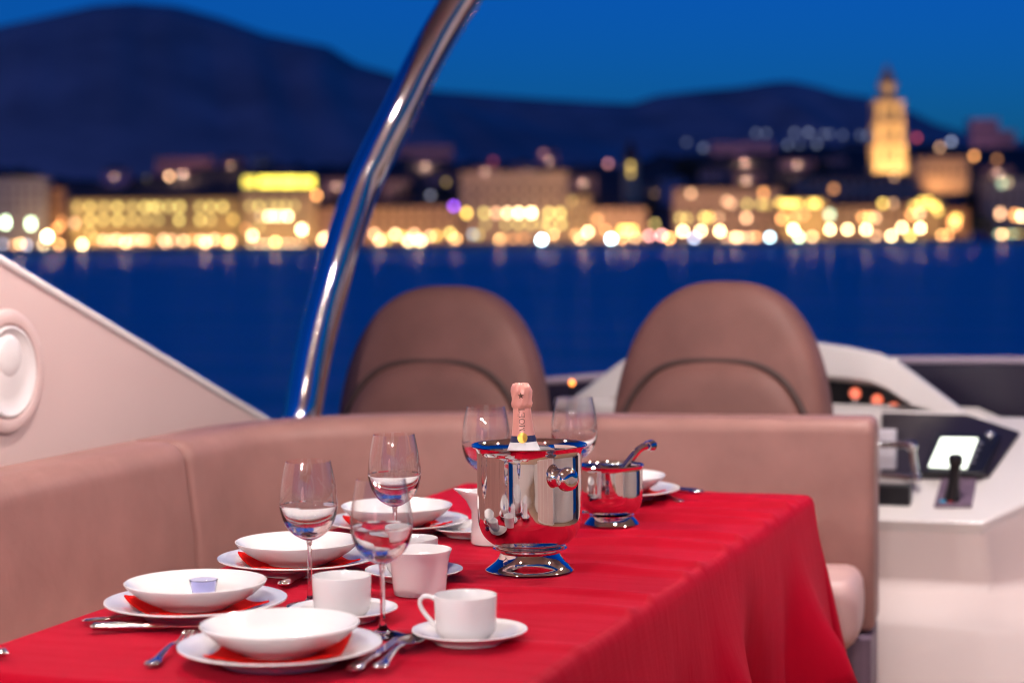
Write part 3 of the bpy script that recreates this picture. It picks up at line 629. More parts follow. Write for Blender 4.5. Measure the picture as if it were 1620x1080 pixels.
# ---- port wing: cream moulding that rises aft to the hardtop, with a white edge and a round speaker
WU = -2.6
e0, e1 = atu(0, 408, WU), atu(420, 662, WU)
sl = (e1.z - e0.z) / (e1.y - e0.y)
def wz(v): return e0.z + sl * (v - e0.y)
va, vb = 1.6, 5.9
poly = [(WU, va, DK), (WU, 6.6, DK), (WU, 6.6, 5.50), (WU, vb, max(5.52, wz(vb))), (WU, va, min(HT, wz(va)))]
wing = empty('wing_panel', (0, 0, 0)); tag(wing, 'cream moulded side wing sloping down behind the sofa', 'side panel')
MB().prism(poly, (-0.10, 0, 0)).build('panel', GELCOAT, wing, 40, bevel=0.012)
ed = [(WU - 0.006, v, wz(v) - 0.004) for v in [va + (vb - va) * i / 30 for i in range(31)]]
MB().tube(ed, 0.014, 12).build('edge_trim', GELWHITE, wing)
sc_ = atu(10, 588, WU)
spk = empty('speaker', (WU + 0.002, sc_.y, sc_.z)); tag(spk, 'round white speaker set into the cream side wing', 'speaker')
spk.rotation_euler = (0, R_(90), 0)
MB().lathe([(0.106, 0.002), (0.112, 0.010), (0.128, 0.013), (0.140, 0.008), (0.144, 0.001), (0.106, 0.0005)], 64, closed=True).build('bezel', GELCOAT, spk)
MB().lathe([(0.0001, 0.008), (0.03, 0.008), (0.06, 0.004), (0.085, 0.0045), (0.100, 0.012), (0.1055, 0.010), (0.1055, 0.001), (0.0001, 0.001)], 64).build('cone', GELWHITE, spk)
MB().lathe([(0.0001, 0.0135), (0.02, 0.0130), (0.036, 0.0110), (0.046, 0.0080), (0.052, 0.005), (0.0001, 0.0045)], 40, (-0.035, 0.0, 0)).build('dome', GELWHITE, spk)

# ---- steel support tube arching up to the hardtop
V0 = 5.35
tc_ = [(472, 690), (478, 660), (490, 590), (507, 512), (530, 431), (568, 310), (595, 250), (627, 186), (657, 124), (690, 62), (728, 0), (785, -85), (850, -155)]
tpts = [atv(x, y, V0 + 0.40 * max(0, 660 - y) / 830) for x, y in tc_]
tpts = [Vector((tpts[0].x - 0.02, V0, DK + 0.01)), Vector((tpts[0].x - 0.01, V0, 5.4))] + tpts + [Vector((tpts[-1].x + 0.14, tpts[-1].y + 0.04, HT + 0.02))]
def catmull(P, n=8):
    out = []
    for i in range(len(P) - 1):
        p0, p1, p2, p3 = P[max(i - 1, 0)], P[i], P[i + 1], P[min(i + 2, len(P) - 1)]
        for k in range(n):
            t = k / n
            out.append(0.5 * ((2 * p1) + (p2 - p0) * t + (2 * p0 - 5 * p1 + 4 * p2 - p3) * t * t + (3 * p1 - p0 - 3 * p2 + p3) * t ** 3))
    return out + [P[-1]]
st = empty('support_pole', (tpts[0].x, V0, DK)); tag(st, 'polished steel pole curving up behind the sofa to the hardtop', 'pole')
MB().tube([p - st.location for p in catmull(tpts)], 0.055, 40).build('pole', TUBE, st)
MB().lathe([(0.0001, 0.03), (0.05, 0.03), (0.085, 0.012), (0.09, 0), (0.0001, 0)], 32).build('base_flange', TUBE, st)

# ---- sofa: an L of leather backrests and seats round the table
sofa = empty('sofa', (-2.1, 4.5, DK)); tag(sofa, 'taupe leather corner sofa wrapping round the red table', 'sofa')
SO = Vector((-2.1, 4.5, DK))
LU = -2.235                                    # inner face of the port run
FL, FR = Vector((-2.235, 4.84)), Vector((-0.795, 4.975))     # inner face of the forward run
RAD = 0.50
path = []                                     # (pos, outward normal)
for i in range(41): path.append((Vector((LU, 0.9 + (FL.y - RAD - 0.9) * i / 40)), Vector((-1, 0))))
cc = Vector((LU + RAD, FL.y - RAD + 0.01))
for i in range(1, 25):
    a = PI - (PI / 2 + 0.05) * i / 24 * 1.0
    path.append((cc + Vector((math.cos(a), math.sin(a))) * RAD, Vector((math.cos(a), math.sin(a)))))
st0 = path[-1][0]; nf = Vector((-(FR - FL).y, (FR - FL).x)).normalized()
for i in range(1, 31): path.append((st0.lerp(FR, i / 30), nf))
acc = [0.0]
for i in range(1, len(path)): acc.append(acc[-1] + (path[i][0] - path[i - 1][0]).length)
TOT = acc[-1]
def along(s):
    s = max(0, min(TOT, s))
    for i in range(1, len(acc)):
        if s <= acc[i] + 1e-9:
            t = (s - acc[i - 1]) / max(1e-9, acc[i] - acc[i - 1])
            return path[i - 1][0].lerp(path[i][0], t), path[i - 1][1].lerp(path[i][1], t).normalized()
    return path[-1]
def back_profile(zb, zt_, th, lean, r):
    P = []
    def arc(cx, cz, a0, a1, rr, n=7):
        for k in range(n + 1):
            a = lerp(a0, a1, k / n); P.append((cx + rr * math.cos(a), cz + rr * math.sin(a)))
    arc(r * .5, zb + r * .5, PI * 1.5, PI, r * .5, 4)
    for k in (0.3, 0.6): P.append((lean * k - 0.012 * math.sin(PI * k), lerp(zb, zt_, k)))
    arc(lean + r, zt_ - r, PI, PI / 2, r)
    arc(th - r, zt_ - r, PI / 2, 0, r)
    arc(th - r * .5, zb + r * .5, 0, -PI / 2, r * .5, 4)
    return P
def sweep(s0, s1, prof, name, mat, n=24, endr=0.014, endr1=None):
    endr1 = endr if endr1 is None else endr1
    cx = sum(p[0] for p in prof) / len(prof); cz = sum(p[1] for p in prof) / len(prof)
    st_ = []
    for k in range(5):
        a = k / 4 * PI / 2; st_.append((s0 + endr * (1 - math.cos(PI / 2 - a)) if False else s0 + endr * (1 - math.cos(a)) , endr * (1 - math.sin(a))))
    L0, L1 = s0 + endr, s1 - endr1
    for k in range(1, n): st_.append((lerp(L0, L1, k / n), 0))
    for k in range(5):
        a = k / 4 * PI / 2; st_.append((s1 - endr1 * (1 - math.sin(a)), endr1 * (1 - math.cos(a))))
    m = MB(); np_ = len(prof)
    for (s, ins) in st_:
        P, N = along(s)
        for (pn, pz) in prof:
            dx, dz = pn - cx, pz - cz; L = math.hypot(dx, dz)
            sx = max(abs(dx) - ins, 0) * (1 if dx > 0 else -1); sz = max(abs(dz) - ins, 0) * (1 if dz > 0 else -1)
            q_ = P + N * (cx + sx)
            m.v.append((q_.x - SO.x, q_.y - SO.y, cz + sz - SO.z))
    for i in range(len(st_) - 1):
        for k in range(np_): m.f.append((i * np_ + k, i * np_ + (k + 1) % np_, (i + 1) * np_ + (k + 1) % np_, (i + 1) * np_ + k))
    m.f.append(tuple(range(np_))); m.f.append(tuple((len(st_) - 1) * np_ + k for k in range(np_)))
    return m.build(name, mat, sofa, 50)
BP = back_profile(5.29, 5.825, 0.21, 0.02, 0.055)
# seam positions: straight port run / curved corner / forward run
def s_at_v(v): return v - 0.9
S1 = s_at_v(4.12); S2 = acc[64] + 0.12
sweep(0.0, s_at_v(2.2) - 0.002, BP, 'backrest', LEATHER)
sweep(s_at_v(2.2) + 0.002, S1 - 0.002, BP, 'backrest', LEATHER, endr=0.022)
sweep(S1 + 0.002, S2 - 0.001, BP, 'backrest', LEATHER, n=30, endr=0.020, endr1=0.006)
sweep(S2 + 0.001, TOT, back_profile(5.29, 5.823, 0.21, 0.015, 0.036), 'backrest', LEATHER, endr=0.006, endr1=0.022)
def seat_profile(n0, n1, z0, z1, r):
    P = []
    for (cx, cz, a0) in ((n0 + r, z0 + r, PI), (n1 - r, z0 + r, 1.5 * PI), (n1 - r, z1 - r, 0), (n0 + r, z1 - r, PI / 2)):
        for k in range(6):
            a = a0 + k / 5 * PI / 2; P.append((cx + r * math.cos(a), cz + r * math.sin(a)))
    return P
SEATL = pmat('seat_leather', (0.58, 0.36, 0.34), 0.45, bump=0.25, bscale=420, bdist=0.0006)
SP = seat_profile(-0.46, -0.004, 5.29, 5.47, 0.045)
for a, b_ in ((0.0, s_at_v(2.2)), (s_at_v(2.2), s_at_v(3.9))): sweep(a + .002, b_ - .002, SP, 'seat_cushion', SEATL, endr=0.02)
sweep(S2 + 0.10, TOT - 0.02, seat_profile(-0.30, -0.004, 5.30, 5.47, 0.045), 'seat_cushion', SEATL, endr=0.02, endr1=0.045)
sweep(0.0, TOT + 0.0, [(-0.40, DK + 0.002), (-0.40, 5.285), (0.195, 5.285), (0.195, DK + 0.002)][::-1], 'base', PLUM, n=60, endr=0.001) if False else None
sweep(0.0, s_at_v(4.0), [(-0.40, DK + 0.002), (-0.40, 5.285), (0.195, 5.285), (0.195, DK + 0.002)], 'base', PLUM, n=8, endr=0.001)
sweep(s_at_v(4.0) + .004, TOT - 0.004, [(-0.06, DK + 0.002), (-0.06, 5.285), (0.195, 5.285), (0.195, DK + 0.002)], 'base', PLUM, n=40, endr=0.001)

# ---- helm seats
def helm_seat(uc, v, zt_, hw, lab):
    root = empty('helm_chair', (uc, v, DK), R_(-3)); tag(root, lab, 'chair', 'helm chairs ahead of the sofa')
    H0, H1 = 0.50, zt_ - DK
    def outline(t, hw_, z0, z1, ex):
        # t 0..1 from bottom left over the top to bottom right
        a = PI * (1 - t)
        cx, sz = math.cos(a), math.sin(a)
        x = hw_ * math.copysign(abs(cx) ** ex, cx)
        return x, z0 + (z1 - z0) * abs(sz) ** 0.74
    def shell(hw_, z0, z1, y0, y1, bulge, ex=0.80, rnd=0.05, n=64):
        m = MB(); rings = []
        # rings from centre of the back face over the rim to the front face
        spec = [(0.0, 0), (0.35, 0), (0.65, 0), (0.85, 0), (0.95, 0)]
        prof = []
        for k in (0.02, 0.3, 0.6, 0.82, 0.93): prof.append((k, y0 - bulge * (1 - k ** 2.4) - 0.0))
        for k in range(1, 7):
            a = k / 6 * PI / 2; prof.append((0.93 + 0.07 * math.sin(a), y0 + rnd * (1 - math.cos(a))))
        for k in range(1, 7):
            a = k / 6 * PI / 2; prof.append((0.93 + 0.07 * math.cos(a), y1 - rnd + rnd * math.sin(a)))
        for k in (0.6, 0.3, 0.02): prof.append((k, y1 + 0.01))
        zc = z0 + (z1 - z0) * 0.40
        for k, y in prof:
            ring = []
            for i in range(n + 1):
                x, z = outline(i / n, hw_, z0, z1, ex)
                ring.append((x * k, y + 0.16 * (z - H0) * 0 + (zc + (z - zc) * k - H0) * 0.10, zc + (z - zc) * k))
            rings.append(ring)
        for r_ in rings: m.v += r_
        N = n + 1
        for i in range(len(rings) - 1):
            for k in range(N): m.f.append((i * N + k, i * N + (k + 1) % N, (i + 1) * N + (k + 1) % N, (i + 1) * N + k))
        m.f.append(tuple(range(N))); m.f.append(tuple((len(rings) - 1) * N + k for k in range(N)))
        return m
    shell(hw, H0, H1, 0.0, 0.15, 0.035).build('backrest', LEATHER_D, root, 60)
    # piping that follows the rim
    pts = []
    for i in range(65):
        x, z = outline(i / 64, hw * 0.985, H0, H1 - 0.006, 0.80); pts.append((x, 0.052 + (z - H0) * 0.10, z))
    MB().tube(pts, 0.007, 8).build('piping', LEATHER_D, root)
    # lower pad set into the back, ringed by a dark tube that paints the groove's shade
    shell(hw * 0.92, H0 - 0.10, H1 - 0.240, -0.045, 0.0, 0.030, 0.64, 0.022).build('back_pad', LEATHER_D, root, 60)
    pts = []
    for i in range(65):
        x, z = outline(i / 64, hw * 0.945, H0 - 0.10, H1 - 0.228, 0.64); pts.append((x, -0.022 + (z - H0) * 0.10, z))
    MB().tube(pts, 0.010, 8).build('seam', pmat('groove_shade', (0.07, 0.035, 0.03), 0.7), root)
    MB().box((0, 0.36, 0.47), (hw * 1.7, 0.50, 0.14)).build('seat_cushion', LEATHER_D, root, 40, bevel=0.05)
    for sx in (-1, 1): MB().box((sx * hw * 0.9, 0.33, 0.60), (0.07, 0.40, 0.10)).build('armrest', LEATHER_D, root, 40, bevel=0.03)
    MB().lathe([(0.0001, 0), (0.2, 0), (0.19, 0.02), (0.06, 0.05), (0.055, 0.40), (0.0001, 0.40)], 28, (0, 0.32, 0)).build('pedestal', TUBE, root)
a1, a2 = atv(540, 640, 5.72), atv(862, 640, 5.72)
helm_seat(-2.262, 5.66, atv(700, 453, 5.72).z, 0.352, 'taupe helm chair beside the steel pole, seen from behind')
helm_seat(-1.375, 5.66, atv(1135, 446, 5.72).z, 0.338, 'taupe helm chair next to the white console, seen from behind')

# ---- helm console
con = empty('helm_console', (-0.8, 6.1, DK)); tag(con, 'white helm console with lit screen, throttle and orange gauges', 'helm console')
CO = Vector((-0.8, 6.1, DK))
def L(p): return Vector(p) - CO
# lower body: undercut faces
def ring(pts, z): return [(x, y, z) for x, y in pts]
top_out = [(-2.05, 5.86), (-1.02, 5.75), (-0.61, 5.75), (-0.40, 5.98), (-0.10, 6.10), (0.35, 6.15), (0.35, 6.42), (-2.05, 6.42)]
mid_out = [(-2.05, 5.90), (-1.02, 5.79), (-0.595, 5.79), (-0.385, 6.02), (-0.09, 6.13), (0.35, 6.18), (0.35, 6.42), (-2.05, 6.42)]
low_out = [(-2.05, 5.84), (-1.02, 5.70), (-0.60, 5.66), (-0.34, 5.78), (-0.04, 5.92), (0.35, 6.0), (0.35, 6.42), (-2.05, 6.42)]
foot_out = [(-2.05, 5.80), (-1.02, 5.65), (-0.60, 5.60), (-0.28, 5.68), (0.02, 5.84), (0.35, 5.92), (0.35, 6.42), (-2.05, 6.42)]
def zslope(v): return 5.455 + (v - 5.75) * 0.377
m = MB(); n8 = 8
rings = [[(x, y, max(5.455, zslope(min(y, 6.5))) if y < 6.41 else 5.60) for x, y in top_out],
         [(x, y, (5.425 if y < 6.41 else 5.5)) for x, y in top_out], ring(mid_out, 5.29), ring(mid_out, 5.27), ring(low_out, 5.17), ring(foot_out, DK + 0.002)]
for r_ in rings: m.v += [tuple(L(p)) for p in r_]
for i in range(len(rings) - 1):
    for k in range(n8): m.f.append((i * n8 + k, i * n8 + (k + 1) % n8, (i + 1) * n8 + (k + 1) % n8, (i + 1) * n8 + k))
m.build('body', pmat('console_gelcoat', (0.74, 0.60, 0.57), 0.5, var=0.02, vscale=2), con, 30, bevel=0.016)
# sloping top plate
P0 = Vector((-0.8, 5.75, 5.455)); NS = Vector((0, -0.377, 1)).normalized()
def onslope(x, y, off=0.0): return L(atp(x, y, P0, NS) + NS * off)
tv = [(-2.05, 5.87), (-1.02, 5.752), (-0.612, 5.752), (-0.40, 5.985), (-0.10, 6.105), (0.35, 6.155), (0.35, 6.40), (-2.05, 6.40)]
MB().prism([L((x, y, zslope(y) - 0.030)) for x, y in tv], NS * 0.044).build('top_plate', GELWHITE, con, 40, bevel=0.006)
UPO = 0.018
def slab(name, pix, mat, h_, off=UPO, bevel=0.004):
    return MB().prism([onslope(x, y, off) for x, y in pix], NS * h_).build(name, mat, con, 40, bevel=bevel)
slab('dash_panel', [(1436, 660), (1530, 668), (1614, 696), (1566, 764), (1545, 768), (1395, 764), (1395, 658)], DARKPANEL, 0.012)
slab('screen_frame', [(1482, 704), (1584, 708), (1556, 770), (1458, 768)], BLACK, 0.016, UPO + 0.013)
slab('screen', [(1490, 715), (1548, 716), (1530, 764), (1470, 761)], emat('screen_glow', (0.92, 1.0, 0.84), 2.2), 0.003, UPO + 0.030, 0.0)
for i in range(4):
    a_ = onslope(1552 - i * 4.6, 724 + i * 10, UPO + 0.030)
    MB().lathe([(0.0001, 0.004), (0.008, 0.004), (0.010, 0.0)], 14, a_).build('button', pmat('key_grey', (0.22, 0.22, 0.30), 0.4), con)
kb = onslope(1567, 710, UPO + 0.013); MB().sphere(kb + Vector((0, 0, 0.012)), 0.016).build('knob', TRIM, con)
slab('throttle_plate', [(1490, 768), (1546, 768), (1538, 812), (1478, 812)], PLUM, 0.010)
b0 = onslope(1507, 803, UPO + 0.012); b1 = L(atp(1513, 745, P0 + Vector((0, -0.10, 0.0)), NS) + NS * 0.02)
b1 = b0 + Vector((0.012, -0.02, 0.115))
MB().tube([b0, b0.lerp(b1, 0.35), b0.lerp(b1, 0.7), b1], [0.024, 0.018, 0.016, 0.017], 14).build('throttle_lever', BLACK, con)
MB().tube([b1 - Vector((0, 0, 0.016)), b1 - Vector((0, 0, 0.004)), b1 + Vector((0, 0, 0.012)), b1 + Vector((0, 0, 0.018))], [0.018, 0.022, 0.021, 0.012], 16).build('throttle_grip', BLACK, con)
for x, c_ in ((1492, (0.02, 0.35, 0.6)), (1505, (0.6, 0.03, 0.04))):
    MB().lathe([(0.0001, 0.007), (0.009, 0.006), (0.010, 0)], 14, onslope(x, 807, UPO + 0.010)).build('button', pmat('btn%d' % x, c_, 0.35), con)
# chrome grab rail, pale switch panel and black box beside the wheel
ra, rb, rc, rd = [atv(x, y, 5.90) for x, y in ((1392, 703), (1441, 703), (1450, 757), (1392, 752))]
MB().tube([L(p) for p in catmull([ra, ra.lerp(rb, .85), rb, rb.lerp(rc, .5), rc, rc.lerp(rd, .15), rd], 5)], 0.010, 12).build('grab_rail', STEEL, con)
for (x, y) in ((1442, 706), (1449, 756)): MB().sphere(L(atv(x, y, 5.89)), 0.017).build('rail_joint', STEEL, con)
bx0, bx1 = atv(1372, 765, 5.81), atv(1440, 801, 5.81)
zb_ = zslope(5.95) + 0.02
MB().box(L(((bx0.x + bx1.x) / 2, 5.835, (bx0.z + bx1.z) / 2)), (bx1.x - bx0.x, 0.05, bx0.z - bx1.z)).build('joystick_box', BLACK, con, 40, bevel=0.006)
s0_, s1_ = atv(1385, 678, 6.0), atv(1418, 742, 6.0)
MB().box(L(((s0_.x + s1_.x) / 2, 6.0, (s0_.z + s1_.z) / 2)), (s1_.x - s0_.x, 0.03, s0_.z - s1_.z)).build('switch_panel', pmat('pale_panel', (0.6, 0.55, 0.6), 0.35), con, 40, bevel=0.004)
# dash bar and arched hood with gauges
UC = -1.40
outer = [(0, 5.958), (0.10, 5.953), (0.20, 5.940), (0.30, 5.926), (0.40, 5.905), (0.47, 5.870), (0.57, 5.795), (0.68, 5.712)]
inner = [(0, 5.842), (0.12, 5.838), (0.20, 5.829), (0.30, 5.821), (0.37, 5.811), (0.42, 5.790), (0.47, 5.757), (0.50, 5.737)]
OU = [(UC - d, z) for d, z in outer[::-1]] + [(UC + d, z) for d, z in outer[1:]]
IN = [(UC - d, z) for d, z in inner[::-1]] + [(UC + d, z) for d, z in inner[1:]]
m = MB(); n_ = len(OU)
VF, VB_ = 6.38, 6.85
rows = [[(x, VF + 0.02, z) for x, z in IN], [(x, VF, z + 0.006) for x, z in IN], [(x, VF, z - 0.012) for x, z in OU], [(x, VF + 0.008, z - 0.003) for x, z in OU], [(x, VF + 0.03, z) for x, z in OU], [(x, VB_, z - 0.10) for x, z in OU], [(x, VB_, z - 0.12) for x, z in IN], ]
for r_ in rows: m.v += [tuple(L(p)) for p in r_]
for i in range(len(rows)):
    j = (i + 1) % len(rows)
    for k in range(n_ - 1): m.f.append((i * n_ + k, i * n_ + k + 1, j * n_ + k + 1, j * n_ + k))
m.build('hood', GELWHITE, con, 40)
bar = [(UC - 0.69, 6.36), (UC + 0.70, 6.36), (0.36, 6.40), (0.36, 6.46), (UC + 0.70, 6.43), (UC - 0.69, 6.43)]
barz = lambda x: 5.744 - max(0, x - (UC + 0.66)) * 0.42
m = MB(); k5 = len(bar)
m.add([tuple(L((x, y, barz(x) - 0.034))) for x, y in bar] + [tuple(L((x, y, barz(x)))) for x, y in bar], [tuple(range(k5 - 1, -1, -1)), tuple(range(k5, 2 * k5))] + [(i, (i + 1) % k5, k5 + (i + 1) % k5, k5 + i) for i in range(k5)])
m.build('dash_bar', GELWHITE, con, 40, bevel=0.008)
MB().prism([L((x, 6.47, z)) for x, z in [(UC - 0.52, 5.70)] + [(UC + (x - UC) * 1.03, z + 0.01) for x, z in IN] + [(UC + 0.52, 5.70)]], (0, 0.03, 0)).build('instrument_panel', BLACK, con, 40)
for i, (x, y) in enumerate(((1300, 625), (1353, 622), (1388, 632), (1414, 645))):
    g = L(atv(x, y, 6.466)); gm = MB()
    gr = 0.018
    rot = Matrix.Rotation(R_(90), 4, 'X')
    gface = [(0.0001, 0.003), (gr, 0.003), (gr, 0.0), (0.0001, 0)]
    gm.lathe(gface, 24); gm.v = [tuple(rot @ Vector(p) + g) for p in gm.v]
    gauge = gm.build('gauge', emat('gauge_glow', (1.0, 0.14, 0.03), 1.2) if i else pmat('gauge_grey', (0.25, 0.22, 0.3), 0.3), con)
    rm = MB().lathe([(gr + .001, 0), (gr + .001, .006), (gr + .006, .006), (gr + .008, 0)], 24); rm.v = [tuple(rot @ Vector(p) + g) for p in rm.v]
    rm.build('bezel', STEEL, gauge)
for (x, y) in ((1352, 635), (1388, 642)):
    MB().sphere(L(atv(x, y, 6.44)), 0.011, 8, 12).build('knob', STEEL, con)
MB().prism([L(p) for p in ((-2.3, 6.46, 5.60), (0.4, 6.46, 5.58), (0.4, 7.12, 5.62), (-2.2, 6.98, 5.62))], (0, 0, 0.03)).build('dash_shade', DARKPANEL, con, 40)  # dark sheet standing in for shade between dash bar and windscreen
lt = atv(1416, 573, 6.40); MB().box(L((lt.x, 6.41, lt.z)), (0.03, 0.05, 0.03)).build('hood_latch', GELWHITE, con, 40, bevel=0.005)
# steering wheel in front of the seat
SW = Vector((UC, 6.10, 5.62)); rim = []
for i in range(49):
    a = 2 * PI * i / 48; rim.append(L(SW + Vector((0.19 * math.cos(a), 0.07 * math.sin(a), 0.175 * math.sin(a)))))
swo = MB().tube(rim, 0.014, 10).build('steering_wheel', BLACK, con)
sp = MB()
for a in (0.2, PI - 0.2, -PI / 2): sp.tube([L(SW), L(SW + Vector((0.185 * math.cos(a), 0.07 * math.sin(a), 0.17 * math.sin(a))))], 0.010, 8)
sp.build('spoke', STEEL, swo)

# ---- low dark windscreen round the front of the flybridge
WS = empty('windscreen', (-1.0, 7.2, DK)); tag(WS, 'low dark tinted windscreen ahead of the helm', 'windscreen')
wpl = [(-2.72, 6.45, 5.74), (-2.5, 6.75, 5.745), (-2.25, 7.0, 5.752), (-1.9, 7.15, 5.78), (-1.5, 7.2, 5.81), (-1.0, 7.2, 5.825), (-0.5, 7.2, 5.83), (0.2, 7.15, 5.83), (1.0, 7.0, 5.82), (1.8, 6.7, 5.80)]
WO = Vector((-1.0, 7.2, DK))
m = MB(); N = len(wpl)
for (x, y, z) in wpl: m.v += [tuple(Vector((x, y, DK)) - WO), tuple(Vector((x, y, z)) - WO), tuple(Vector((x, y + .02, z)) - WO), tuple(Vector((x, y + .02, DK)) - WO)]
for i in range(N - 1):
    for k in range(4): m.f.append((i * 4 + k, i * 4 + (k + 1) % 4, (i + 1) * 4 + (k + 1) % 4, (i + 1) * 4 + k))
m.build('tinted_pane', pmat('smoked_acrylic', (0.03, 0.022, 0.045), 0.25), WS, 40)
MB().tube([Vector((x, y + .01, z + 0.006)) - WO for x, y, z in wpl], 0.016, 10).build('top_rail', pmat('mauve_rail', (0.55, 0.42, 0.5), 0.4), WS)
al = atv(905, 605, 6.9)
lampo = empty('deck_light', (al.x, al.y, al.z - 0.02)); tag(lampo, 'tiny amber light glowing on the dark windscreen rail', 'light')
MB().sphere((0, 0, 0.02), 0.009, 8, 12).build('bulb', emat('amber_bulb', (1.0, 0.28, 0.03), 6), lampo)
MB().lathe([(0.0001, -0.10), (0.006, -0.10), (0.006, 0.0), (0.013, 0.008), (0.0001, 0.012)], 14).build('holder', BLACK, lampo)

# ---- wet bar and aft coaming behind and beside the camera (they show in the polished steel)
wb = empty('bar_cabinet', (1.55, 1.2, DK)); tag(wb, 'white bar cabinet on the starboard side of the deck', 'cabinet')
MB().box((0, 0, 0.47), (0.6, 2.4, 0.94)).build('carcass', GELWHITE, wb, 40, bevel=0.02)
MB().box((-0.02, 0, 0.965), (0.68, 2.5, 0.04)).build('worktop', BLACK, wb, 40, bevel=0.008)
for i in range(4): MB().box((-0.305, -0.9 + i * 0.6, 0.48), (0.02, 0.55, 0.75)).build('door', GELCOAT, wb, 40, bevel=0.006)
ac = MB().box((-0.3, -3.2, DK + 0.45), (5.6, 0.16, 0.9)).build('aft_coaming', GELWHITE, None, 40, bevel=0.04); tag(ac, kind='structure')
scm = MB().box((2.3, 1.5, DK + 0.40), (0.14, 9.0, 0.8)).build('side_coaming', GELWHITE, None, 40, bevel=0.04); tag(scm, kind='structure')

# ================================================================== THE TABLE
ZT = 5.72
TU0, TU1, TV0, TV1 = -1.64, -0.845, 2.28, 4.33
tb = empty('dining_table', ((TU0 + TU1) / 2, (TV0 + TV1) / 2, DK)); tag(tb, 'dining table hidden beneath the red cloth, dark pedestals showing', 'table')
WOOD = pmat('table_wood', (0.28, 0.16, 0.09), 0.4, var=0.2, vscale=12, stretch=(1, 8, 1))
MB().box((0, 0, ZT - DK - 0.022), (TU1 - TU0 - 0.012, TV1 - TV0 - 0.012, 0.034)).build('tabletop', WOOD, tb, 40, bevel=0.008)
for yy in (-0.6, 0.72):
    MB().lathe([(0.0001, 0.002), (0.24, 0.002), (0.23, 0.02), (0.075, 0.04), (0.065, 0.3), (0.065, 0.64), (0.12, 0.678), (0.0001, 0.68)], 32, (0.0, yy, 0)).build('pedestal', BLACK, tb)
MB().box((0.30, 0.74, 0.40), (0.06, 0.06, 0.52)).build('leg', BLACK, tb, None)

# tablecloth: flat top, rounded edge, hanging skirt with folds, cone folds at the corners
def cloth_mat():
    m = bpy.data.materials.new('red_tablecloth'); m.use_nodes = True
    nt = m.node_tree; b = nt.nodes['Principled BSDF']
    b.inputs['Roughness'].default_value = 0.62
    b.inputs['Sheen Weight'].default_value = 0.14; b.inputs['Sheen Tint'].default_value = (1.0, 0.12, 0.22, 1); b.inputs['Sheen Roughness'].default_value = 0.35
    b.inputs['Specular IOR Level'].default_value = 0.03
    tc = nt.nodes.new('ShaderNodeTexCoord')
    n1 = nt.nodes.new('ShaderNodeTexNoise'); n1.inputs['Scale'].default_value = 7; n1.inputs['Detail'].default_value = 4
    nt.links.new(tc.outputs['Object'], n1.inputs['Vector'])
    cr = nt.nodes.new('ShaderNodeValToRGB'); cr.color_ramp.elements[0].color = (0.33, 0.002, 0.014, 1); cr.color_ramp.elements[1].color = (0.44, 0.003, 0.019, 1)
    nt.links.new(n1.outputs[0], cr.inputs[0]); nt.links.new(cr.outputs[0], b.inputs['Base Color'])
    wv = []
    for d_ in ('X', 'Y'):
        ww = nt.nodes.new('ShaderNodeTexWave'); ww.bands_direction = d_; ww.inputs['Scale'].default_value = 260; ww.inputs['Distortion'].default_value = 0.6
        nt.links.new(tc.outputs['Object'], ww.inputs['Vector']); wv.append(ww)
    ad = nt.nodes.new('ShaderNodeMath'); ad.operation = 'ADD'
    nt.links.new(wv[0].outputs[1], ad.inputs[0]); nt.links.new(wv[1].outputs[1], ad.inputs[1])
    b1_ = nt.nodes.new('ShaderNodeBump'); b1_.inputs['Strength'].default_value = 0.25; b1_.inputs['Distance'].default_value = 0.0004
    nt.links.new(ad.outputs[0], b1_.inputs['Height'])
    n2 = nt.nodes.new('ShaderNodeTexNoise'); n2.inputs['Scale'].default_value = 9; n2.inputs['Detail'].default_value = 3
    mp = nt.nodes.new('ShaderNodeMapping'); mp.inputs['Scale'].default_value = (0.35, 2.2, 0.5)
    nt.links.new(tc.outputs['Object'], mp.inputs[0]); nt.links.new(mp.outputs[0], n2.inputs['Vector'])
    b2 = nt.nodes.new('ShaderNodeBump'); b2.inputs['Strength'].default_value = 0.30; b2.inputs['Distance'].default_value = 0.012
    nt.links.new(n2.outputs[0], b2.inputs['Height']); nt.links.new(b1_.outputs[0], b2.inputs['Normal'])
    nt.links.new(b2.outputs[0], b.inputs['Normal'])
    return m
OH = 0.40                                        # overhang
def fold(s):
    return 0.75 * math.sin(s * 9.2 + 1.2 + 0.8 * math.sin(s * 2.3)) + 0.45 * math.sin(s * 17.1 + 0.4 + 1.5 * math.sin(s * 3.1)) + 0.12 * math.sin(s * 37.0 + 2.0)
def hang(rho, spread, rr=0.022):
    """distance past the edge -> (outward, down)"""
    if rho < rr * PI / 2:
        a = rho / rr; return rr * math.sin(a), rr * (1 - math.cos(a))
    t = rho - rr * PI / 2
    o = spread * t
    return rr + o, rr + math.sqrt(max(0, t * t - o * o))
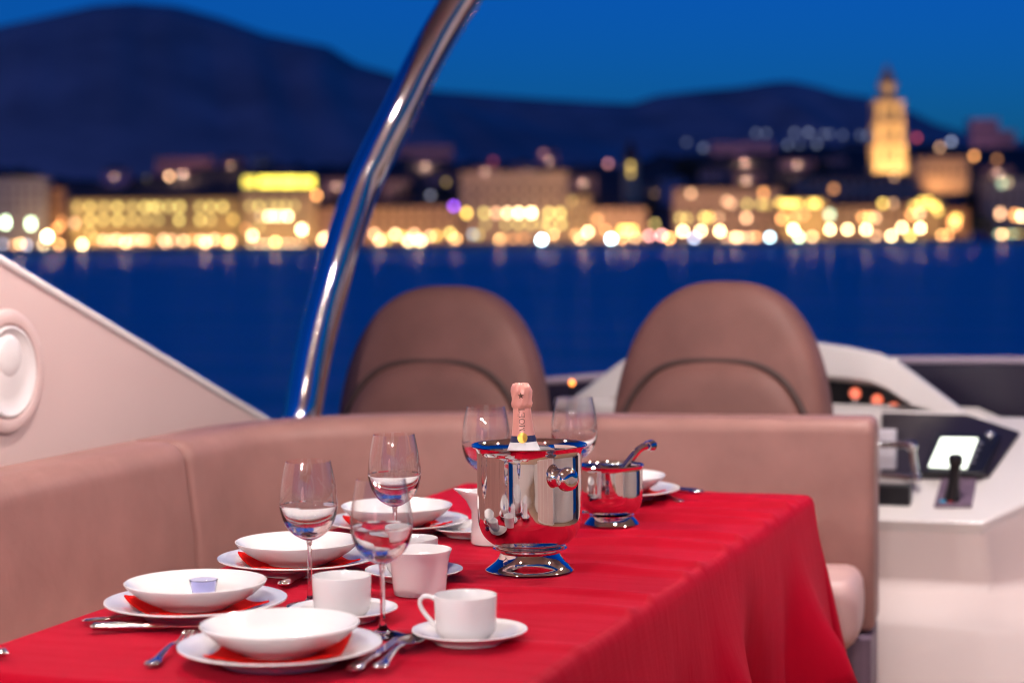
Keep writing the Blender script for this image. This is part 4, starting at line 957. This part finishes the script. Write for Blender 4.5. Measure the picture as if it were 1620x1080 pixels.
def creases(u, v):
    z = 0.0
    for (v0, sl_, amp, wd, u0) in ((2.48, .03, .0022, .010, -1.3), (2.66, -.08, .0026, .009, -1.0), (2.88, .10, .0032, .010, -0.95), (3.06, -.05, .0028, .008, -0.9), (3.24, .07, .0040, .009, -1.0), (3.40, -.09, .0034, .008, -0.95), (3.55, .04, .0046, .009, -1.0), (3.70, -.06, .0038, .008, -0.9), (3.86, .07, .0050, .009, -1.05), (3.99, -.03, .0036, .007, -0.95), (4.10, .05, .0042, .008, -0.9), (4.22, -.04, .0030, .007, -1.0)):
        amp *= 3.4; wd *= 1.5
        d_ = (v - v0 - sl_ * (u + 1.2) - 0.008 * math.sin(u * 21 + v0 * 40)) / wd
        if d_ > 0: d_ *= 0.45                      # pinched: steep near side, long far side
        z += amp * math.exp(-d_ * d_) * max(0.0, 1 - abs(u - u0) / 0.40) * (1.0 if u > -1.32 else max(0.0, (u + 1.5) / 0.18))
    return z + 0.0008 * math.sin(u * 31 + v * 9) * math.sin(v * 17 - u * 6)
def cloth(a, b_):
    # sheet coordinates
    x = lerp(TU0 - OH, TU1 + OH, a); y = lerp(TV0 - OH, TV1 + OH, b_)
    dx = max(TU0 - x, 0, x - TU1); dy = max(TV0 - y, 0, y - TV1)
    sx = -1 if x < TU0 else 1; sy = -1 if y < TV0 else 1
    bx = min(max(x, TU0), TU1); by = min(max(y, TV0), TV1)
    if dx == 0 and dy == 0: return (x, y, ZT + creases(x, y))
    if dx > 0 and dy > 0:
        rho = math.hypot(dx, dy); th = math.atan2(dy, dx)
        k = math.sin(2 * th)
        o, dn = hang(rho, 0.085 + 0.10 * k ** 2.0 + 0.07 * k * math.cos(9 * (th - PI / 4)) * min(1.0, rho / 0.2))
        ang = th
        # squeeze the quarter turn into a fold
        return (bx + sx * o * math.cos(ang), by + sy * o * math.sin(ang), ZT - dn)
    s = y if dx > 0 else x * 1.3 + 5
    rho = max(dx, dy)
    f = fold(s); g = min(1.0, max(0, rho - 0.03) / OH * 1.4)
    edge = (min(y - TV0, TV1 - y) if dx > 0 else min(x - TU0, TU1 - x))
    near = min(1.0, edge / 0.22)
    o, dn = hang(rho, 0.13 + (0.21 * f * g) * near + 0.015 * (1 - near))
    gather = 0.022 * g * math.cos(s * 13.0 + 1.2)
    zc = creases(bx, by) * max(0.0, 1 - rho / 0.02)
    if dx > 0: return (bx + sx * o, by + gather * near, ZT - dn + zc)
    return (bx + gather * near, by + sy * o, ZT - dn + zc)
def warp(n, a0, a1, o0, o1):
    """grid lines: dense near the table edge"""
    L_ = a1 - a0; out = []
    k1 = OH / L_; seg = [0, k1 * .25, k1 * .5, k1 * .75, k1 * .88, k1 * .95, k1, k1 + .02 / L_ * .5]
    r = []
    for i in range(17): r.append(k1 * (1 - ((16 - i) / 16) ** 1.8))
    for i in range(1, n): r.append(lerp(k1, 1 - k1, i / n))
    for i in range(17): r.append(1 - k1 * (1 - (i / 16) ** 1.8))
    return r
gu = warp(90, TU0 - OH, TU1 + OH, 0, 0); gv = warp(240, TV0 - OH, TV1 + OH, 0, 0)
m = MB(); nv_ = len(gv)
for a in gu:
    for b_ in gv: m.v.append(cloth(a, b_))
for i in range(len(gu) - 1):
    for j in range(nv_ - 1): m.f.append((i * nv_ + j, (i + 1) * nv_ + j, (i + 1) * nv_ + j + 1, i * nv_ + j + 1))
co = m.build('tablecloth', cloth_mat(), None, 70, recalc=False)
tag(co, 'red tablecloth draped over the dining table with hanging folds', 'tablecloth')
sd = co.modifiers.new('t', 'SOLIDIFY'); sd.thickness = 0.0015; sd.offset = -1

# ================================================================== TABLEWARE
ZC = ZT + 0.0022
def on(px, py, dz=0.0): return atz(px, py, ZC + dz)
PLATE_M = MB().lathe([(0.0001, 0.006), (0.080, 0.006), (0.088, 0.0085), (0.100, 0.0135), (0.122, 0.0185), (0.1385, 0.0225), (0.140, 0.0238), (0.1395, 0.0252), (0.1375, 0.0252), (0.120, 0.0215), (0.099, 0.0170), (0.086, 0.0118), (0.078, 0.0095), (0.0001, 0.0092)], 96)
PLATE_M.v, PLATE_M.f = [], []
PLATE_M.lathe([(0.0001, 0.003), (0.070, 0.003), (0.074, 0.0), (0.080, 0.0), (0.083, 0.004), (0.100, 0.0125), (0.122, 0.0185), (0.1380, 0.0228), (0.1398, 0.0240), (0.1395, 0.0258), (0.1375, 0.0262), (0.120, 0.0218), (0.099, 0.0165), (0.088, 0.0105), (0.080, 0.0080), (0.0001, 0.0076)], 96)
plate_me = PLATE_M.mesh('plate', CHINA, 40)
bowl_me = MB().lathe([(0.0001, 0.003), (0.044, 0.003), (0.047, 0.0), (0.053, 0.0), (0.056, 0.003), (0.074, 0.0100), (0.091, 0.0205), (0.1045, 0.0325), (0.1085, 0.0372), (0.1090, 0.0390), (0.1075, 0.0398), (0.103, 0.0360), (0.089, 0.0240), (0.072, 0.0135), (0.054, 0.0075), (0.0001, 0.0065)], 96).mesh('soup_bowl', CHINA, 40)
saucer_me = MB().lathe([(0.0001, 0.003), (0.044, 0.003), (0.047, 0.0), (0.051, 0.0), (0.053, 0.003), (0.068, 0.0105), (0.0815, 0.0160), (0.083, 0.0172), (0.0825, 0.0186), (0.081, 0.0188), (0.066, 0.0140), (0.052, 0.0080), (0.034, 0.0066), (0.0001, 0.0066)], 80).mesh('saucer', CHINA, 40)
def solid(name, me, loc, label, cat, group=None, rz=0.0):
    o = bpy.data.objects.new(name, me); COL.objects.link(o); o.location = loc; o.rotation_euler = (0, 0, rz)
    return tag(o, label, cat, group)
def napkin(loc, rz, label, size=0.172):
    z0 = 0.0095
    def fn(a, b_):
        x, y = (a - .5) * size, (b_ - .5) * size
        r_ = math.hypot(x, y)
        z = z0 + max(0, (r_ - 0.080)) * 0.32 + 0.0015 * math.sin(x * 60 + 1) * math.cos(y * 45) + 0.0016 * max(0, r_ - 0.05) / 0.05
        return (x, y, z)
    o = MB().grid(fn, 24, 24).build('napkin', NAPKIN, None, 60, recalc=False)
    o.location = loc; o.rotation_euler = (0, 0, rz)
    s_ = o.modifiers.new('t', 'SOLIDIFY'); s_.thickness = 0.003; s_.offset = 1
    return tag(o, label, 'napkin', 'red napkins between plate and bowl')
settings = [((443, 1020), 'in the front place setting nearest the camera', 0.25), ((310, 950), 'in the left place setting with the small glass', 0.85), ((472, 882), 'in the third setting behind the left wine glass', 0.72), ((628, 823), 'in the fourth setting behind the wine glasses', 0.70), ((974, 773), 'in the far setting half hidden by the ice bucket', 0.6)]
SET = []
for (px, py), where, rz in settings:
    c = atz(px, py, ZC + 0.022); c.z = ZC
    SET.append(c)
    solid('dinner_plate', plate_me, c, 'white dinner plate ' + where, 'plate', 'dinner plates')
    napkin(c, rz, 'red napkin ' + where)
    solid('soup_bowl', bowl_me, (c.x, c.y, ZC + 0.0138), 'white soup bowl ' + where, 'bowl', 'soup bowls')
# small clear tumbler inside the left bowl
tl = SET[1]
gz = ZC + 0.0138 + 0.0080
tum = empty('small_glass', (tl.x + 0.004, tl.y + 0.018, gz)); tag(tum, 'small clear bluish glass standing in the left soup bowl', 'glass')
BLUEG = refr('bluish_glass', (0.72, 0.74, 1.0), 1.46)
MB().lathe([(0.0001, 0.0), (0.0150, 0.0), (0.0175, 0.004), (0.0215, 0.028), (0.0222, 0.0305), (0.0210, 0.0310), (0.0198, 0.028), (0.0160, 0.0085), (0.0001, 0.0070)], 40).build('tumbler', BLUEG, tum)

# cups
cup_m = MB().lathe([(0.0001, 0.003), (0.028, 0.003), (0.030, 0.0), (0.035, 0.0), (0.0385, 0.003), (0.0420, 0.008), (0.0438, 0.016), (0.0444, 0.040), (0.0450, 0.0585), (0.0447, 0.0600), (0.0437, 0.0602), (0.0428, 0.0585), (0.0420, 0.040), (0.0414, 0.018), (0.038, 0.0085), (0.026, 0.0062), (0.0001, 0.0058)], 72).mesh('cup_wall', CHINA, 40)
hpts = [Vector(p) for p in ((0.0440, 0, 0.0525), (0.052, 0, 0.0560), (0.061, 0, 0.0555), (0.0665, 0, 0.0490), (0.0650, 0, 0.040), (0.0585, 0, 0.030), (0.051, 0, 0.0215), (0.0430, 0, 0.0150))]
handle_m = MB().tube(catmull(hpts, 5), [(0.0045, 0.0032)] * (7 * 5 + 1), 12).mesh('handle', CHINA, 50)
def cup(loc, ang, label):
    root = empty('cup', loc, ang); part('cup_wall', cup_m, root); part('handle', handle_m, root)
    return tag(root, label, 'cup', 'white cups')
SC = []
for (px, py), lab in (((743, 995), 'front saucer at the right of the front plate'), ((543, 961), 'saucer between the two front wine glasses'), ((655, 900), 'saucer behind the white flared pot'), ((748, 832), 'saucer behind the white jug')):
    c = atz(px, py, ZC + 0.017); c.z = ZC; SC.append(c)
    solid('saucer', saucer_me, c, 'white ' + lab, 'saucer', 'saucers')
CZ = ZC + 0.0070
cup((SC[0].x - 0.006, SC[0].y, CZ), PI + YAW - 0.18, 'white cup with its handle to the left on the front saucer')
cup((SC[1].x - 0.002, SC[1].y, CZ), YAW + PI * 0.5, 'white cup between the two front wine glasses, handle hidden')
cup((SC[2].x - 0.012, SC[2].y + 0.02, CZ), YAW + PI * 0.55, 'white cup peeking out behind the flared pot')
# flared sugar pot
pc = on(664, 938)
solid('sugar_pot', MB().lathe([(0.0001, 0.003), (0.036, 0.003), (0.038, 0.0), (0.0415, 0.0), (0.0425, 0.003), (0.0440, 0.020), (0.0468, 0.048), (0.0500, 0.064), (0.0530, 0.0705), (0.0532, 0.0722), (0.0518, 0.0728), (0.0478, 0.066), (0.0448, 0.050), (0.0418, 0.020), (0.039, 0.0075), (0.0001, 0.0065)], 80).mesh('sugar_pot', CHINA, 40), pc, 'white handleless pot with a flared rim at the table middle', 'pot')
# jug with a spout to the left
jc = on(780, 858)
def jug(loc, ang):
    root = empty('milk_jug', loc, ang); tag(root, 'white milk jug with its spout pointing left, beside the champagne bucket', 'jug')
    prof = [(0.0001, 0.003), (0.034, 0.003), (0.036, 0.0), (0.0405, 0.0), (0.0420, 0.004), (0.0415, 0.020), (0.0395, 0.040), (0.0385, 0.060), (0.0400, 0.078), (0.0440, 0.092), (0.0460, 0.097), (0.0455, 0.0985), (0.0440, 0.0980), (0.0375, 0.078), (0.036, 0.060), (0.037, 0.040), (0.039, 0.020), (0.037, 0.008), (0.0001, 0.007)]
    m = MB().lathe(prof, 72)
    nv = []
    for (x, y, z) in m.v:
        a = math.atan2(y, x); k = max(0.0, (z - 0.050) / 0.048); s_ = math.exp(-(a / 0.45) ** 2)
        f = 1 + 0.62 * k ** 1.6 * s_; nv.append((x * f, y * f, z + 0.006 * k * s_))
    m.v = nv; m.build('body', CHINA, root, 50)
    hp_ = [Vector(p) for p in ((-0.040, 0, 0.085), (-0.056, 0, 0.088), (-0.066, 0, 0.075), (-0.064, 0, 0.050), (-0.054, 0, 0.030), (-0.040, 0, 0.022))]
    MB().tube(catmull(hp_, 5), 0.004, 10).build('handle', CHINA, root)
jug(jc, PI + YAW + 0.15)

# wine glasses
GLASS = clear_glass(); STEMG = refr('solid_glass', (1, 1, 1), 1.48)
def smooth_prof(P, n=4):
    pts = catmull([Vector((r, z, 0)) for r, z in P], n)
    return [(max(1e-5, p.x), p.y) for p in pts]
outer_b = [(0.0042, 0.104), (0.012, 0.1065), (0.026, 0.115), (0.038, 0.130), (0.0445, 0.150), (0.0455, 0.165), (0.0430, 0.190), (0.0385, 0.215), (0.0355, 0.228)]
inner_b = [(0.0347, 0.2282), (0.0376, 0.215), (0.0420, 0.190), (0.0443, 0.166), (0.0428, 0.152), (0.0352, 0.1345), (0.0225, 0.1232), (0.010, 0.1175), (0.00001, 0.1160)]
bowl_g = MB().lathe(smooth_prof(outer_b) + smooth_prof(inner_b), 64).mesh('bowl', GLASS, 60)
bowl_g.materials.append(STEMG)                      # the thick foot of the bowl refracts
for pg in bowl_g.polygons:
    if pg.center.z < 0.160: pg.material_index = 1
_bm = bmesh.new(); _bm.from_mesh(bowl_g); bmesh.ops.recalc_face_normals(_bm, faces=_bm.faces); _bm.to_mesh(bowl_g); _bm.free()
stem_g = MB().lathe(smooth_prof([(0.00001, 0.0005), (0.020, 0.0005), (0.0365, 0.0005), (0.0372, 0.0014), (0.0360, 0.0024), (0.020, 0.0046), (0.009, 0.0085), (0.0050, 0.016), (0.0038, 0.035), (0.0036, 0.070), (0.0039, 0.095), (0.0046, 0.1036), (0.00001, 0.1036)], 3), 48).mesh('stem', STEMG, 50)
_bm = bmesh.new(); _bm.from_mesh(stem_g); bmesh.ops.recalc_face_normals(_bm, faces=_bm.faces); _bm.to_mesh(stem_g); _bm.free()
def wineglass(loc, label, sc=1.0, rz=0.0):
    r = empty('wine_glass', loc, rz); r.scale = (sc, sc, sc)
    part('bowl', bowl_g, r); part('stem', stem_g, r)
    return tag(r, label, 'wine glass', 'wine glasses on the table')
wineglass(on(491, 958), 'leftmost wine glass, standing before the third place setting')
wineglass(on(606, 1004), 'front wine glass with its foot by the front plate')
wineglass(on(626, 896), 'wine glass behind the front one, near the fourth setting', 1.02)
wineglass(on(771, 836), 'wine glass half hidden left behind the champagne bucket', 1.06)
wineglass(on(910, 812), 'wine glass right behind the champagne bucket, before the helm chairs', 1.06)

# champagne bucket
bc = on(839, 900)
bk = empty('champagne_bucket', bc); tag(bk, 'polished steel champagne bucket holding the pink bottle', 'bucket')
MB().lathe([(0.0001, 0.004), (0.060, 0.003), (0.0765, 0.0), (0.0785, 0.0012), (0.0775, 0.0030), (0.0690, 0.0075), (0.0600, 0.0150), (0.0540, 0.0235), (0.0515, 0.0300), (0.0535, 0.0335), (0.0600, 0.0360), (0.0645, 0.0385), (0.0625, 0.0405), (0.0001, 0.0402)], 96).build('foot', STEEL, bk, 50)
MB().lathe(smooth_prof([(0.00001, 0.0405), (0.045, 0.0405), (0.064, 0.046), (0.080, 0.060), (0.0885, 0.080), (0.0905, 0.100), (0.0905, 0.140), (0.0905, 0.200)], 5) + [(0.0915, 0.207), (0.0955, 0.2125), (0.0995, 0.2145), (0.1005, 0.2160), (0.0995, 0.2175), (0.0965, 0.2170), (0.0925, 0.2135), (0.0895, 0.207)] + smooth_prof([(0.0888, 0.200), (0.0888, 0.140), (0.0885, 0.100), (0.086, 0.080), (0.078, 0.062), (0.045, 0.045), (0.00001, 0.045)], 5), 96).build('body', STEEL, bk, 60)
for s_ in (0, PI):
    ka = YAW - R_(58) + s_
    dv = Vector((math.cos(ka), math.sin(ka), 0))
    base = dv * 0.0895 + Vector((0, 0, 0.168))
    M_ = dv.to_track_quat('Z', 'Y').to_matrix().to_4x4(); M_.translation = base
    kn = MB().lathe([(0.0001, 0), (0.016, 0), (0.015, 0.003), (0.0085, 0.006), (0.0072, 0.012), (0.009, 0.015), (0.0175, 0.019), (0.0205, 0.027), (0.0185, 0.036), (0.011, 0.041), (0.006, 0.0415), (0.0001, 0.0415)], 36)
    kn.v = [tuple(M_ @ Vector(p)) for p in kn.v]; kn.build('knob', STEEL, bk, 50)

# champagne bottle, leaning a little
FOIL = pmat('pink_foil', (0.80, 0.34, 0.275), 0.34, 0.15, bump=0.5, bscale=70, bdist=0.0012, coat=0.2)
INK = pmat('brown_ink', (0.10, 0.03, 0.015), 0.5); GOLD = pmat('gold_seal', (0.75, 0.42, 0.08), 0.35, 0.7, bump=0.4, bscale=300)
NAVY = pmat('navy_ribbon', (0.012, 0.015, 0.07), 0.4); LABELM = pmat('white_label', (0.80, 0.74, 0.74), 0.45); BOTG = pmat('rose_bottle', (0.30, 0.05, 0.04), 0.06, coat=1.0)
bo = empty('champagne_bottle', (bc.x - 0.004, bc.y, bc.z + 0.0475 - 0.026)); tag(bo, 'pink foil-topped champagne bottle standing in the steel bucket', 'bottle')
bo.rotation_euler = (R_(-1.0), R_(-2.2), 0)
BH = 0.300
MB().lathe([(0.0001, 0.040), (0.02, 0.034), (0.034, 0.028), (0.042, 0.030), (0.0435, 0.036), (0.0435, 0.110), (0.0435, 0.140), (0.0425, 0.152)], 64).build('glass_body', BOTG, bo)
zr = 0.0
def neck_r(z):   # radius of the foil along the neck, z from bottle base
    return pl(z, [(0.150, 0.0435), (0.165, 0.0390), (0.176, 0.0335), (0.188, 0.0270), (0.198, 0.0232), (0.212, 0.0198), (0.230, 0.0174), (0.246, 0.0160), (0.262, 0.0152)])
collar = [(neck_r(z) + 0.0006, z) for z in (0.152, 0.158, 0.164, 0.170, 0.176, 0.182, 0.188, 0.194, 0.200)]
MB().lathe(collar, 64).build('shoulder_label', LABELM, bo)
rib = [(neck_r(z) + 0.0004, z) for z in (0.200, 0.204, 0.208, 0.211)]
MB().lathe(rib, 64).build('ribbon', NAVY, bo)
fo = [(neck_r(z) + 0.0002, z) for z in [0.211 + 0.004 * i for i in range(12)]] + [(0.0150, 0.258), (0.0172, 0.2605), (0.0178, 0.266), (0.0168, 0.273), (0.0172, 0.280), (0.0178, 0.287), (0.0165, 0.294), (0.0135, 0.2990), (0.0085, 0.3005), (0.0001, 0.3000)]
fm = MB().lathe(fo, 72); rnd = random.Random(5)
fv = []
for (x, y, z) in fm.v:
    a = math.atan2(y, x); k = 1.0
    if z > 0.256: k = 1 + 0.09 * math.sin(a * 7 + z * 300) * math.sin(z * 420 + a * 2) + 0.03 * math.sin(a * 13 - z * 500)
    else: k = 1 + 0.006 * math.sin(a * 5 + z * 90)
    fv.append((x * k, y * k, z + (0.0012 * math.sin(a * 6) if z > 0.296 else 0)))
fm.v = fv; fm.build('foil', FOIL, bo, 60)
face = math.atan2(-bc.y, -bc.x) - R_(3)          # direction from the bottle to the camera
def neck_patch(name, polys, mat, off=0.0006):
    """polys: (across, along) in metres on the neck surface; across grows to the right as seen from the camera"""
    m = MB()
    for P in polys:
        pts = []
        for (s_, z) in P:
            r_ = neck_r(z) + off if z < 0.262 else 0.0182 + off
            a = face + s_ / r_
            pts.append((r_ * math.cos(a), r_ * math.sin(a), z))
        m.add(pts, [tuple(range(len(pts)))])
    return m.build(name, mat, bo, None)
def stroke(x0, y0, x1, y1, w_):
    d = Vector((x1 - x0, y1 - y0)); n_ = Vector((-d.y, d.x)).normalized() * w_ / 2
    return [(x0 - n_.x, y0 - n_.y), (x1 - n_.x, y1 - n_.y), (x1 + n_.x, y1 + n_.y), (x0 + n_.x, y0 + n_.y)]
def letter(ch):
    T, t, s = 0.13, 0.07, 0.06
    S = []
    if ch == 'M':
        S = [stroke(.12, 0, .12, 1, t), stroke(.12, 1, .5, .1, T), stroke(.5, .1, .88, 1, t), stroke(.88, 0, .88, 1, T), stroke(0, .03, .24, .03, s), stroke(.74, .03, 1.02, .03, s), stroke(0, .97, .14, .97, s), stroke(.86, .97, 1.02, .97, s)]
    if ch == 'O':
        n = 24
        for i in range(n):
            a, b_ = 2 * PI * i / n, 2 * PI * (i + 1) / n
            ro = lambda q: (.5 + .5 * math.cos(q), .5 + .52 * math.sin(q)); ri = lambda q: (.5 + .36 * math.cos(q), .5 + .45 * math.sin(q))
            S.append([ro(a), ro(b_), ri(b_), ri(a)])
    if ch == 'E':
        S = [stroke(.16, 0, .16, 1, T), stroke(0, .97, .78, .97, s), stroke(0, .03, .80, .03, s), stroke(.16, .51, .58, .51, s), stroke(.77, .80, .77, .99, s), stroke(.80, .01, .80, .22, s), stroke(.58, .42, .58, .60, s), stroke(.28, 1.12, .36, 1.20, .10), stroke(.54, 1.12, .62, 1.20, .10)]
    if ch == 'T':
        S = [stroke(.45, 0, .45, 1, T), stroke(0, .97, .9, .97, s), stroke(.03, .76, .03, .99, s), stroke(.87, .76, .87, .99, s), stroke(.28, .03, .62, .03, s)]
    return S
lh = 0.0100; z_ = 0.2195; LS = []
for ch, adv in (('M', 1.02), ('O', 1.0), ('E', .82), ('T', .9)):
    polys = []
    for P in letter(ch):
        # letter x runs up the neck, letter y (up) points left
        polys.append([(-(y - 0.5) * lh, z_ + x * lh * 0.98) for x, y in P])
    LS += polys
    z_ += (adv + 0.13) * lh
neck_patch('lettering', LS, INK, 0.0012)
star = []
for i in range(10):
    rr_ = 0.0058 if i % 2 == 0 else 0.0024
    star.append((rr_ * math.sin(PI * i / 5), 0.2800 + rr_ * math.cos(PI * i / 5)))
neck_patch('star_emblem', [[(0, 0.2800), star[i], star[(i + 1) % 10]] for i in range(10)], INK, 0.0022)
seal = [(0.009 * math.cos(2 * PI * i / 24), 0.2080 + 0.009 * math.sin(2 * PI * i / 24)) for i in range(24)]
neck_patch('gold_seal', [[(0, 0.2080), seal[i], seal[(i + 1) % 24]] for i in range(24)], GOLD, 0.0020)

# ice bucket with tongs
ic = on(968, 828)
ib = empty('ice_bucket', ic); tag(ib, 'small polished steel ice bucket behind the champagne bucket', 'ice bucket')
MB().lathe([(0.0001, 0.012), (0.040, 0.012), (0.050, 0.003), (0.0545, 0.0), (0.0555, 0.0014), (0.0545, 0.003), (0.048, 0.010), (0.042, 0.016), (0.0445, 0.019), (0.0001, 0.020)], 72).build('foot', STEEL, ib, 50)
MB().lathe(smooth_prof([(0.00001, 0.0205), (0.036, 0.0205), (0.049, 0.026), (0.058, 0.038), (0.0615, 0.055), (0.0620, 0.080), (0.0615, 0.112)], 5) + [(0.0635, 0.1165), (0.0655, 0.1180), (0.0640, 0.1195), (0.0615, 0.1180)] + smooth_prof([(0.0600, 0.112), (0.0605, 0.080), (0.0600, 0.056), (0.0565, 0.040), (0.036, 0.024), (0.00001, 0.024)], 5), 72).build('body', STEEL, ib, 60)
tg = empty('ice_tongs', (ic.x, ic.y, ic.z)); tag(tg, 'steel ice tongs leaning out of the small ice bucket', 'tongs')
hx = hr.copy()
def tg_arm(o_):
    P = []
    for (x, z) in ((-0.030, 0.042), (-0.010, 0.070), (0.020, 0.106), (0.046, 0.138), (0.060, 0.152), (0.072, 0.156)):
        P.append(Vector((hx.x * x + hd.x * o_ * (0.018 - 0.1 * (x + .03) * 0.5), hx.y * x + hd.y * o_ * (0.018 - 0.1 * (x + .03) * 0.5), z)))
    return catmull(P, 4)
for o_ in (-1, 1): MB().tube(tg_arm(o_), [(0.0058, 0.0058)] * 21, 10).build('arm', STEEL, tg)
MB().tube([tg_arm(-1)[-1], (Vector(tg_arm(-1)[-1]) + Vector(tg_arm(1)[-1])) / 2 + hx * 0.008, tg_arm(1)[-1]], [0.0085, 0.0115, 0.0085], 14).build('bend', STEEL, tg)
# cutlery: local +X runs from the handle end to the tip
def flat(pts, name, mat, n=4):
    """pts: (x, half width, z, half thickness) -> smooth flattened bar"""
    C = catmull([Vector((p[0], p[1], p[2])) for p in pts], n)
    th = [pts[min(i // n, len(pts) - 1)][3] for i in range(len(C))]
    m = MB(); k = 10
    for c, t in zip(C, th):
        for j in range(k):
            a = 2 * PI * j / k
            m.v.append((c.x, c.y * math.cos(a), c.z + t * math.sin(a)))
    for i in range(len(C) - 1):
        for j in range(k): m.f.append((i * k + j, i * k + (j + 1) % k, (i + 1) * k + (j + 1) % k, (i + 1) * k + j))
    m.f.append(tuple(range(k))); m.f.append(tuple((len(C) - 1) * k + j for j in range(k)))
    return m.mesh(name, mat, 50)
handle_me = flat([(0.0, 0.002, .004, .001), (0.004, 0.0085, .0045, .0022), (0.014, 0.0110, .005, .0026), (0.026, 0.0085, .0055, .0026), (0.036, 0.0068, .006, .0024), (0.060, 0.0048, .0085, .0022), (0.090, 0.0036, .0115, .0020), (0.115, 0.0034, .0105, .0020), (0.130, 0.0042, .0075, .0018)], 'handle', CUTL)
def sb_fn(a, b_):
    ang = a * 2 * PI; r_ = b_
    x = 0.163 + 0.036 * r_ * math.cos(ang); wy = 0.0215 * r_ * math.sin(ang) * (1 - 0.12 * math.cos(ang))
    return (x, wy, 0.0012 + 0.0075 * r_ ** 2 + 0.0010 * r_)
def spoon_bowl():
    m = MB().grid(sb_fn, 40, 8); me = m.mesh('bowl', CUTL, 60); return me
bowl_sp = spoon_bowl()
fork_root = flat([(0.128, 0.0040, .0078, .0018), (0.138, 0.0075, .0050, .0014), (0.148, 0.0118, .0032, .0012), (0.156, 0.0122, .0032, .0012)], 'fork_root', CUTL)
tine_me = flat([(0.153, 0.0019, .0032, .0011), (0.170, 0.0017, .0035, .0011), (0.190, 0.0014, .0075, .0010), (0.199, 0.0006, .0110, .0007)], 'tine', CUTL)
blade_me = MB().prism([(0.112, -0.0045, 0), (0.125, -0.0085, 0), (0.200, -0.0085, 0), (0.215, -0.004, 0), (0.219, 0.004, 0), (0.212, 0.0075, 0), (0.112, 0.0060, 0)], (0, 0, 0.0016)).mesh('blade', CUTL, 30)
khandle_me = flat([(0.0, 0.002, .0075, .002), (0.005, 0.0095, .0075, .0060), (0.020, 0.0105, .0075, .0065), (0.050, 0.0085, .0072, .0058), (0.080, 0.0075, .0068, .0052), (0.105, 0.0080, .0066, .0048), (0.116, 0.0060, .0066, .0036)], 'handle', CUTL)
def utensil(kind, p0, p1, label, tilt=0.0, dz=0.0):
    A, B = on(*p0), on(*p1)
    r = empty(kind, (A.x, A.y, ZC + 0.0008 + dz), math.atan2(B.y - A.y, B.x - A.x)); r.rotation_euler[1] = tilt
    if kind in ('spoon', 'teaspoon'):
        part('handle', handle_me, r); b_ = part('bowl', bowl_sp, r); s_ = b_.modifiers.new('t', 'SOLIDIFY'); s_.thickness = 0.0012
    if kind == 'fork':
        part('handle', handle_me, r); part('root', fork_root, r)
        for y in (-0.0098, -0.0033, 0.0033, 0.0098): part('tine', tine_me, r, (0, y, 0))
    if kind == 'knife':
        part('handle', khandle_me, r); part('blade', blade_me, r, (0, 0, 0.006))
    return tag(r, label, kind, 'cutlery on the red cloth')
utensil('knife', (556, 1069), (650, 1004), 'knife right of the front plate, its handle toward the camera')
utensil('spoon', (598, 1066), (682, 1000), 'spoon lying over the knife by the front saucer', dz=0.004)
utensil('fork', (237, 1057), (332, 988), 'fork left of the front plate, tines partly behind it')
utensil('spoon', (130, 986), (328, 980), 'spoon lying before the left place setting')
utensil('knife', (143, 999), (345, 996), 'knife beside the spoon before the left place setting')
utensil('spoon', (412, 912), (520, 896), 'spoon between the left and third place settings')
utensil('knife', (446, 932), (512, 898), 'knife crossing behind the leftmost wine glass stem')
utensil('fork', (628, 850), (672, 831), 'fork before the fourth place setting')
utensil('fork', (1078, 797), (1030, 782), 'fork beside the far plate, handle toward the table corner')
utensil('knife', (1110, 784), (1050, 776), 'knife at the far end of the red cloth')
utensil('knife', (14, 1041), (-140, 1042), 'knife end at the near left corner of the cloth')
